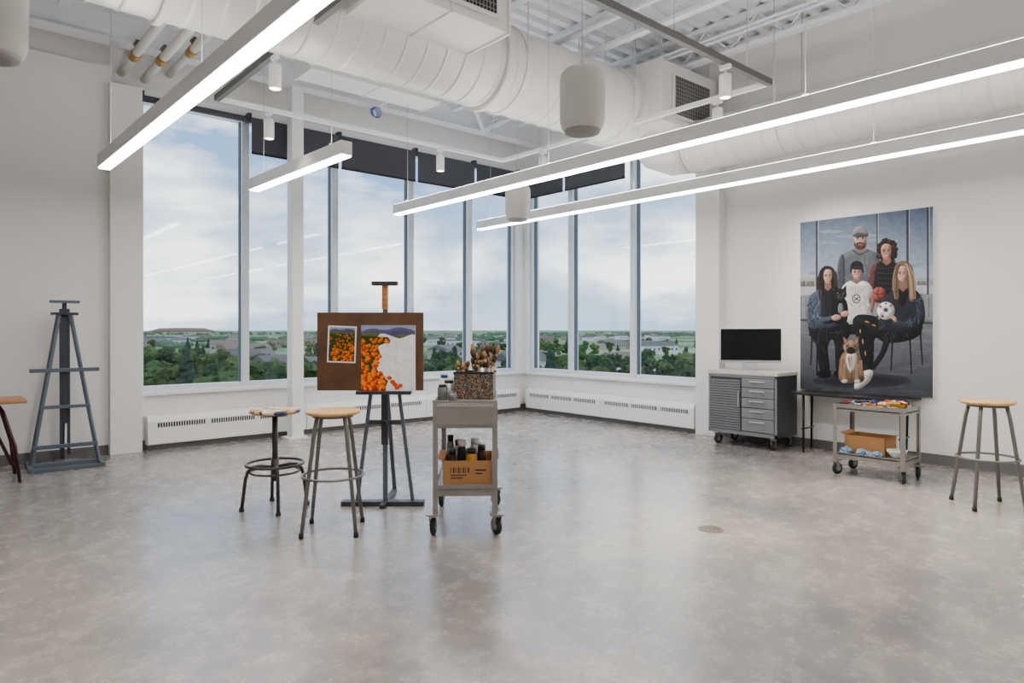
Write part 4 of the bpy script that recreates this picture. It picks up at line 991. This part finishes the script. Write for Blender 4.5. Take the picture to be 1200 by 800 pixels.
for i, (x, y, s) in enumerate(((-.2, -.145, .06), (-.06, -.145, .06), (.06, -.14, .055), (.0, -.15, .045))):
    b = thing("cleaning_rag", "crumpled light blue cleaning rag", "rag", tuple(LM @ Vector((x, y, .196))), i, "rags on the cart")
    mb = MB(); t = bmesh.new(); bmesh.ops.create_icosphere(t, subdivisions=4, radius=1)
    for v in t.verts:
        k = 1+.55*mnoise.noise(v.co*2.2+Vector((i*5, 0, 0)))+.35*mnoise.noise(v.co*6+Vector((0, i*5, 0)))
        v.co = Vector((v.co.x*k*s*.75, v.co.y*k*s*.75, max(0, (v.co.z*k+.7)*s*.5)))
    mb.merge(t, M_rag, True); mb.build("rag_cloth", b)
b = thing("mixing_bowl", "white ceramic bowl on the lower shelf", "bowl", tuple(LM @ Vector((.19, -.06, .196))), 0)
mb = MB(); mb.lathe([(0, 0), (.035, 0), (.04, .006), (.075, .05), (.08, .07), (.076, .07), (.07, .05), (.035, .012), (0, .01)], M_whitep, seg=30); mb.build("bowl_body", b)

dx, dy = cv(4.378, 1.2945)
b = thing("floor_drain", "round brass floor drain cover with small holes", "drain", (dx, dy, .0005))
mb = MB(); mb.lathe([(0, 0), (.08, 0), (.08, .003), (.075, .004), (0, .004)], mat("drain_metal", S(128, 116, 98), .4, .6), seg=30)
for ri, nn in ((.02, 5), (.04, 9), (.06, 14)):
    for k in range(nn):
        a = 2*math.pi*k/nn; mb.lathe([(0, .0041), (.007, .0041), (.007, .0046), (0, .0046)], M_dark, (ri*math.cos(a), ri*math.sin(a), 0), 8)
mb.build("drain_cover", b)

# ---------------------------------------------------------------- outside
GZ = -12
def groundmat():
    m = bpy.data.materials.new("grassland"); m.use_nodes = True
    nt = m.node_tree; p = nt.nodes["Principled BSDF"]; L = nt.links.new
    tc = nt.nodes.new("ShaderNodeTexCoord")
    n = nt.nodes.new("ShaderNodeTexNoise"); n.inputs["Scale"].default_value = .006; n.inputs["Detail"].default_value = 9
    L(tc.outputs["Object"], n.inputs["Vector"])
    rr = nt.nodes.new("ShaderNodeValToRGB"); e = rr.color_ramp.elements
    e[0].position = .36; e[0].color = S(74, 98, 70); e[1].position = .64; e[1].color = S(152, 160, 122)
    k = e.new(.5); k.color = S(106, 134, 92)
    L(n.outputs["Fac"], rr.inputs["Fac"]); L(rr.outputs["Color"], p.inputs["Base Color"]); p.inputs["Roughness"].default_value = .95
    p.inputs["Specular IOR Level"].default_value = .1
    return m
M_ground = groundmat()
mb = MB(); mb.bx(-6000, 7000, 40, 8000, GZ-1, GZ, M_ground); mb.bx(40, 7000, -3000, 40, GZ-1, GZ, M_ground)
mb.build("ground", label="wide green plain stretching to the horizon", category="ground", kind="stuff")
M_leaf = [mat("leaf_%d" % i, c, .9, var=.5, scale=1.2, spec=.1) for i, c in enumerate([S(68, 88, 52), S(50, 70, 46), S(84, 102, 58), S(46, 64, 52)])]
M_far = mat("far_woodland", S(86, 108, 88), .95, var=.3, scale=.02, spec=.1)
M_bark = mat("bark", S(80, 64, 50), .9)
tmesh = []
for v in range(4):
    mb = MB(); rn = random.Random(v+50)
    mb.tube([(0, 0, 0), (0, 0, 4)], [.3, .2], M_bark, 6)
    if v == 3:
        for k in range(6): mb.blob((0, 0, 1.8+k*1.35), (2.3-k*.34, 2.3-k*.34, 1.2), M_leaf[3], 2, .3, 3, k, False)
    else:
        for k in range(16):
            a = rn.random()*6.28; q = rn.uniform(.4, 2.6)
            mb.blob((q*math.cos(a), q*math.sin(a), rn.uniform(2.4, 7.6)), (rn.uniform(.8, 1.6),)*2+(rn.uniform(.8, 1.4),), M_leaf[v], 2, .5, 3, k+v*9, False)
    o = mb.build("tree"); tmesh.append(o.data); bpy.data.objects.remove(o)
rn = random.Random(99)
M_bld = [mat("building_%d" % i, c, .8) for i, c in enumerate([S(196, 196, 194), S(166, 156, 146), S(146, 128, 114), S(210, 210, 210)])]
M_roof = [mat("roof_%d" % i, c, .8) for i, c in enumerate([S(90, 86, 86), S(120, 102, 90), S(104, 98, 96)])]
M_bwin = mat("building_window", S(60, 70, 84), .2)
taken = []
def free(x, y, rad):
    for a, b_, c in taken:
        if (a-x)**2+(b_-y)**2 < (rad+c)**2: return False
    taken.append((x, y, rad)); return True
i = 0; tries = 0
while i < 60 and tries < 4000:
    tries += 1
    d = rn.uniform(160, 300) if i < 10 else rn.uniform(300, 1000); s = rn.uniform(-.58, .32)*d; x, y = cv(d, s)
    w = rn.uniform(9, 13) if d < 300 else rn.uniform(12, 26); dp = rn.uniform(8, 12); h = rn.uniform(3.5, 5) if d < 300 else rn.uniform(3.5, 6.5)
    if not free(x, y, w*.66): continue
    o = thing("house", "suburban building with light walls and a dull roof", "building", (x, y, GZ), rn.uniform(-.6, .3), "town buildings")
    mb = MB(); mb.bx(-w/2, w/2, -dp/2, dp/2, 0, h, M_bld[i % 4])
    k = int(w/3)
    for j in range(k):
        xx = -w/2+(j+.5)*w/k; mb.bx(xx-.6, xx+.6, -dp/2-.03, -dp/2, h*.45, h*.7, M_bwin)
    mb.build("building_walls", o)
    mb = MB()
    if d < 300 or i % 2:
        t = bmesh.new()
        vs = [t.verts.new(p) for p in ((-w/2-.4, -dp/2-.5, h), (w/2+.4, -dp/2-.5, h), (w/2+.4, dp/2+.5, h), (-w/2-.4, dp/2+.5, h), (-w/2-.4, 0, h+2.2), (w/2+.4, 0, h+2.2))]
        for f_ in ((0, 1, 5, 4), (2, 3, 4, 5), (0, 4, 3), (1, 2, 5), (3, 2, 1, 0)): t.faces.new([vs[q] for q in f_])
        mb.merge(t, M_roof[i % 3])
    else: mb.bx(-w/2-.2, w/2+.2, -dp/2-.2, dp/2+.2, h, h+.5, M_roof[i % 3])
    mb.build("building_roof", o); i += 1
labs = ["leafy green broadleaf tree in summer foliage", "dark green rounded broadleaf tree", "light green broadleaf tree", "dark green narrow spruce tree"]
i = 0; tries = 0
while i < 292 and tries < 20000:
    tries += 1
    d = rn.uniform(100, 210) if i < 190 else rn.uniform(210, 560)
    s = rn.uniform(-.6, .33)*d; x, y = cv(d, s)
    if not free(x, y, 2.7): continue
    v = rn.choice([0, 0, 1, 1, 2, 3]); o = bpy.data.objects.new("tree", tmesh[v]); COLL.objects.link(o)
    sc = rn.uniform(.55, .95) if d > 130 else rn.uniform(.65, 1.0); o.location = (x, y, GZ); o.scale = (sc, sc, sc*rn.uniform(.85, 1.05)); o.rotation_euler = (0, 0, rn.random()*6.28)
    o["label"] = labs[v]; o["category"] = "tree"; o["group"] = "town trees"; i += 1
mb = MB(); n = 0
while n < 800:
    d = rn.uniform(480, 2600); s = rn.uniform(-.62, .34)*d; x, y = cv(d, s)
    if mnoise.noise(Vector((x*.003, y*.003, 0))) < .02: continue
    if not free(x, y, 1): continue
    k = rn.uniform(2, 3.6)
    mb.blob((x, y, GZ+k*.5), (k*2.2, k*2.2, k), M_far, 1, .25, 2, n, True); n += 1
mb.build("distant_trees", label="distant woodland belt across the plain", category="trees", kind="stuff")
hx, hy = cv(3900, -3900*.49)
mb = MB(); mb.lathe([(150, 0), (110, 15), (95, 22), (0, 24)], mat("hill_earth", S(128, 104, 92), .95), seg=24, scale=(1.3, .8, 1)); mb.build("distant_hill", loc=(hx, hy, GZ), label="low flat-topped hill on the horizon", category="hill")

# ---------------------------------------------------------------- world
w = bpy.data.worlds.new("sky"); SC.world = w; w.use_nodes = True
nt = w.node_tree; bg = nt.nodes["Background"]; L = nt.links.new
tc = nt.nodes.new("ShaderNodeTexCoord")
mp = nt.nodes.new("ShaderNodeMapping"); mp.inputs["Scale"].default_value = (1, 1, 3.4); mp.inputs["Location"].default_value = (.35, .2, 0)
L(tc.outputs["Generated"], mp.inputs["Vector"])
sx = nt.nodes.new("ShaderNodeSeparateXYZ"); L(tc.outputs["Generated"], sx.inputs[0])
sk = nt.nodes.new("ShaderNodeValToRGB"); e = sk.color_ramp.elements
e[0].position = 0; e[0].color = (.50, .64, .78, 1); e[1].position = .6; e[1].color = (.10, .23, .52, 1)
k = e.new(.18); k.color = (.28, .46, .76, 1)
L(sx.outputs["Z"], sk.inputs["Fac"])
n1 = nt.nodes.new("ShaderNodeTexNoise"); n1.inputs["Scale"].default_value = 3.0; n1.inputs["Detail"].default_value = 10; n1.inputs["Roughness"].default_value = .58; n1.inputs["Distortion"].default_value = .35
L(mp.outputs["Vector"], n1.inputs["Vector"])
r1 = nt.nodes.new("ShaderNodeValToRGB"); r1.color_ramp.elements[0].position = .40; r1.color_ramp.elements[1].position = .6
L(n1.outputs["Fac"], r1.inputs["Fac"])
n2 = nt.nodes.new("ShaderNodeTexNoise"); n2.inputs["Scale"].default_value = 4.2; n2.inputs["Detail"].default_value = 9
mp2 = nt.nodes.new("ShaderNodeMapping"); mp2.inputs["Scale"].default_value = (1, 1, 2.6); mp2.inputs["Location"].default_value = (3, 1, 2)
L(tc.outputs["Generated"], mp2.inputs["Vector"]); L(mp2.outputs["Vector"], n2.inputs["Vector"])
r2 = nt.nodes.new("ShaderNodeValToRGB"); e = r2.color_ramp.elements
e[0].position = .38; e[0].color = (.40, .54, .72, 1); e[1].position = .58; e[1].color = (1.7, 1.66, 1.6, 1)
L(n2.outputs["Fac"], r2.inputs["Fac"])
mx = nt.nodes.new("ShaderNodeMix"); mx.data_type = 'RGBA'
L(r1.outputs["Color"], mx.inputs[0]); L(sk.outputs["Color"], mx.inputs[6]); L(r2.outputs["Color"], mx.inputs[7])
L(mx.outputs[2], bg.inputs["Color"]); bg.inputs["Strength"].default_value = 2.15

# ---------------------------------------------------------------- camera
cd = bpy.data.cameras.new("camera"); cam = bpy.data.objects.new("camera", cd); COLL.objects.link(cam)
cam.location = (0, 0, EYE); cam.rotation_euler = (math.pi/2, 0, -TH)
cd.sensor_width = 36; cd.lens = 788*36/1200; cd.shift_y = -14/1200; cd.clip_end = 20000; cd.clip_start = .05
SC.camera = cam
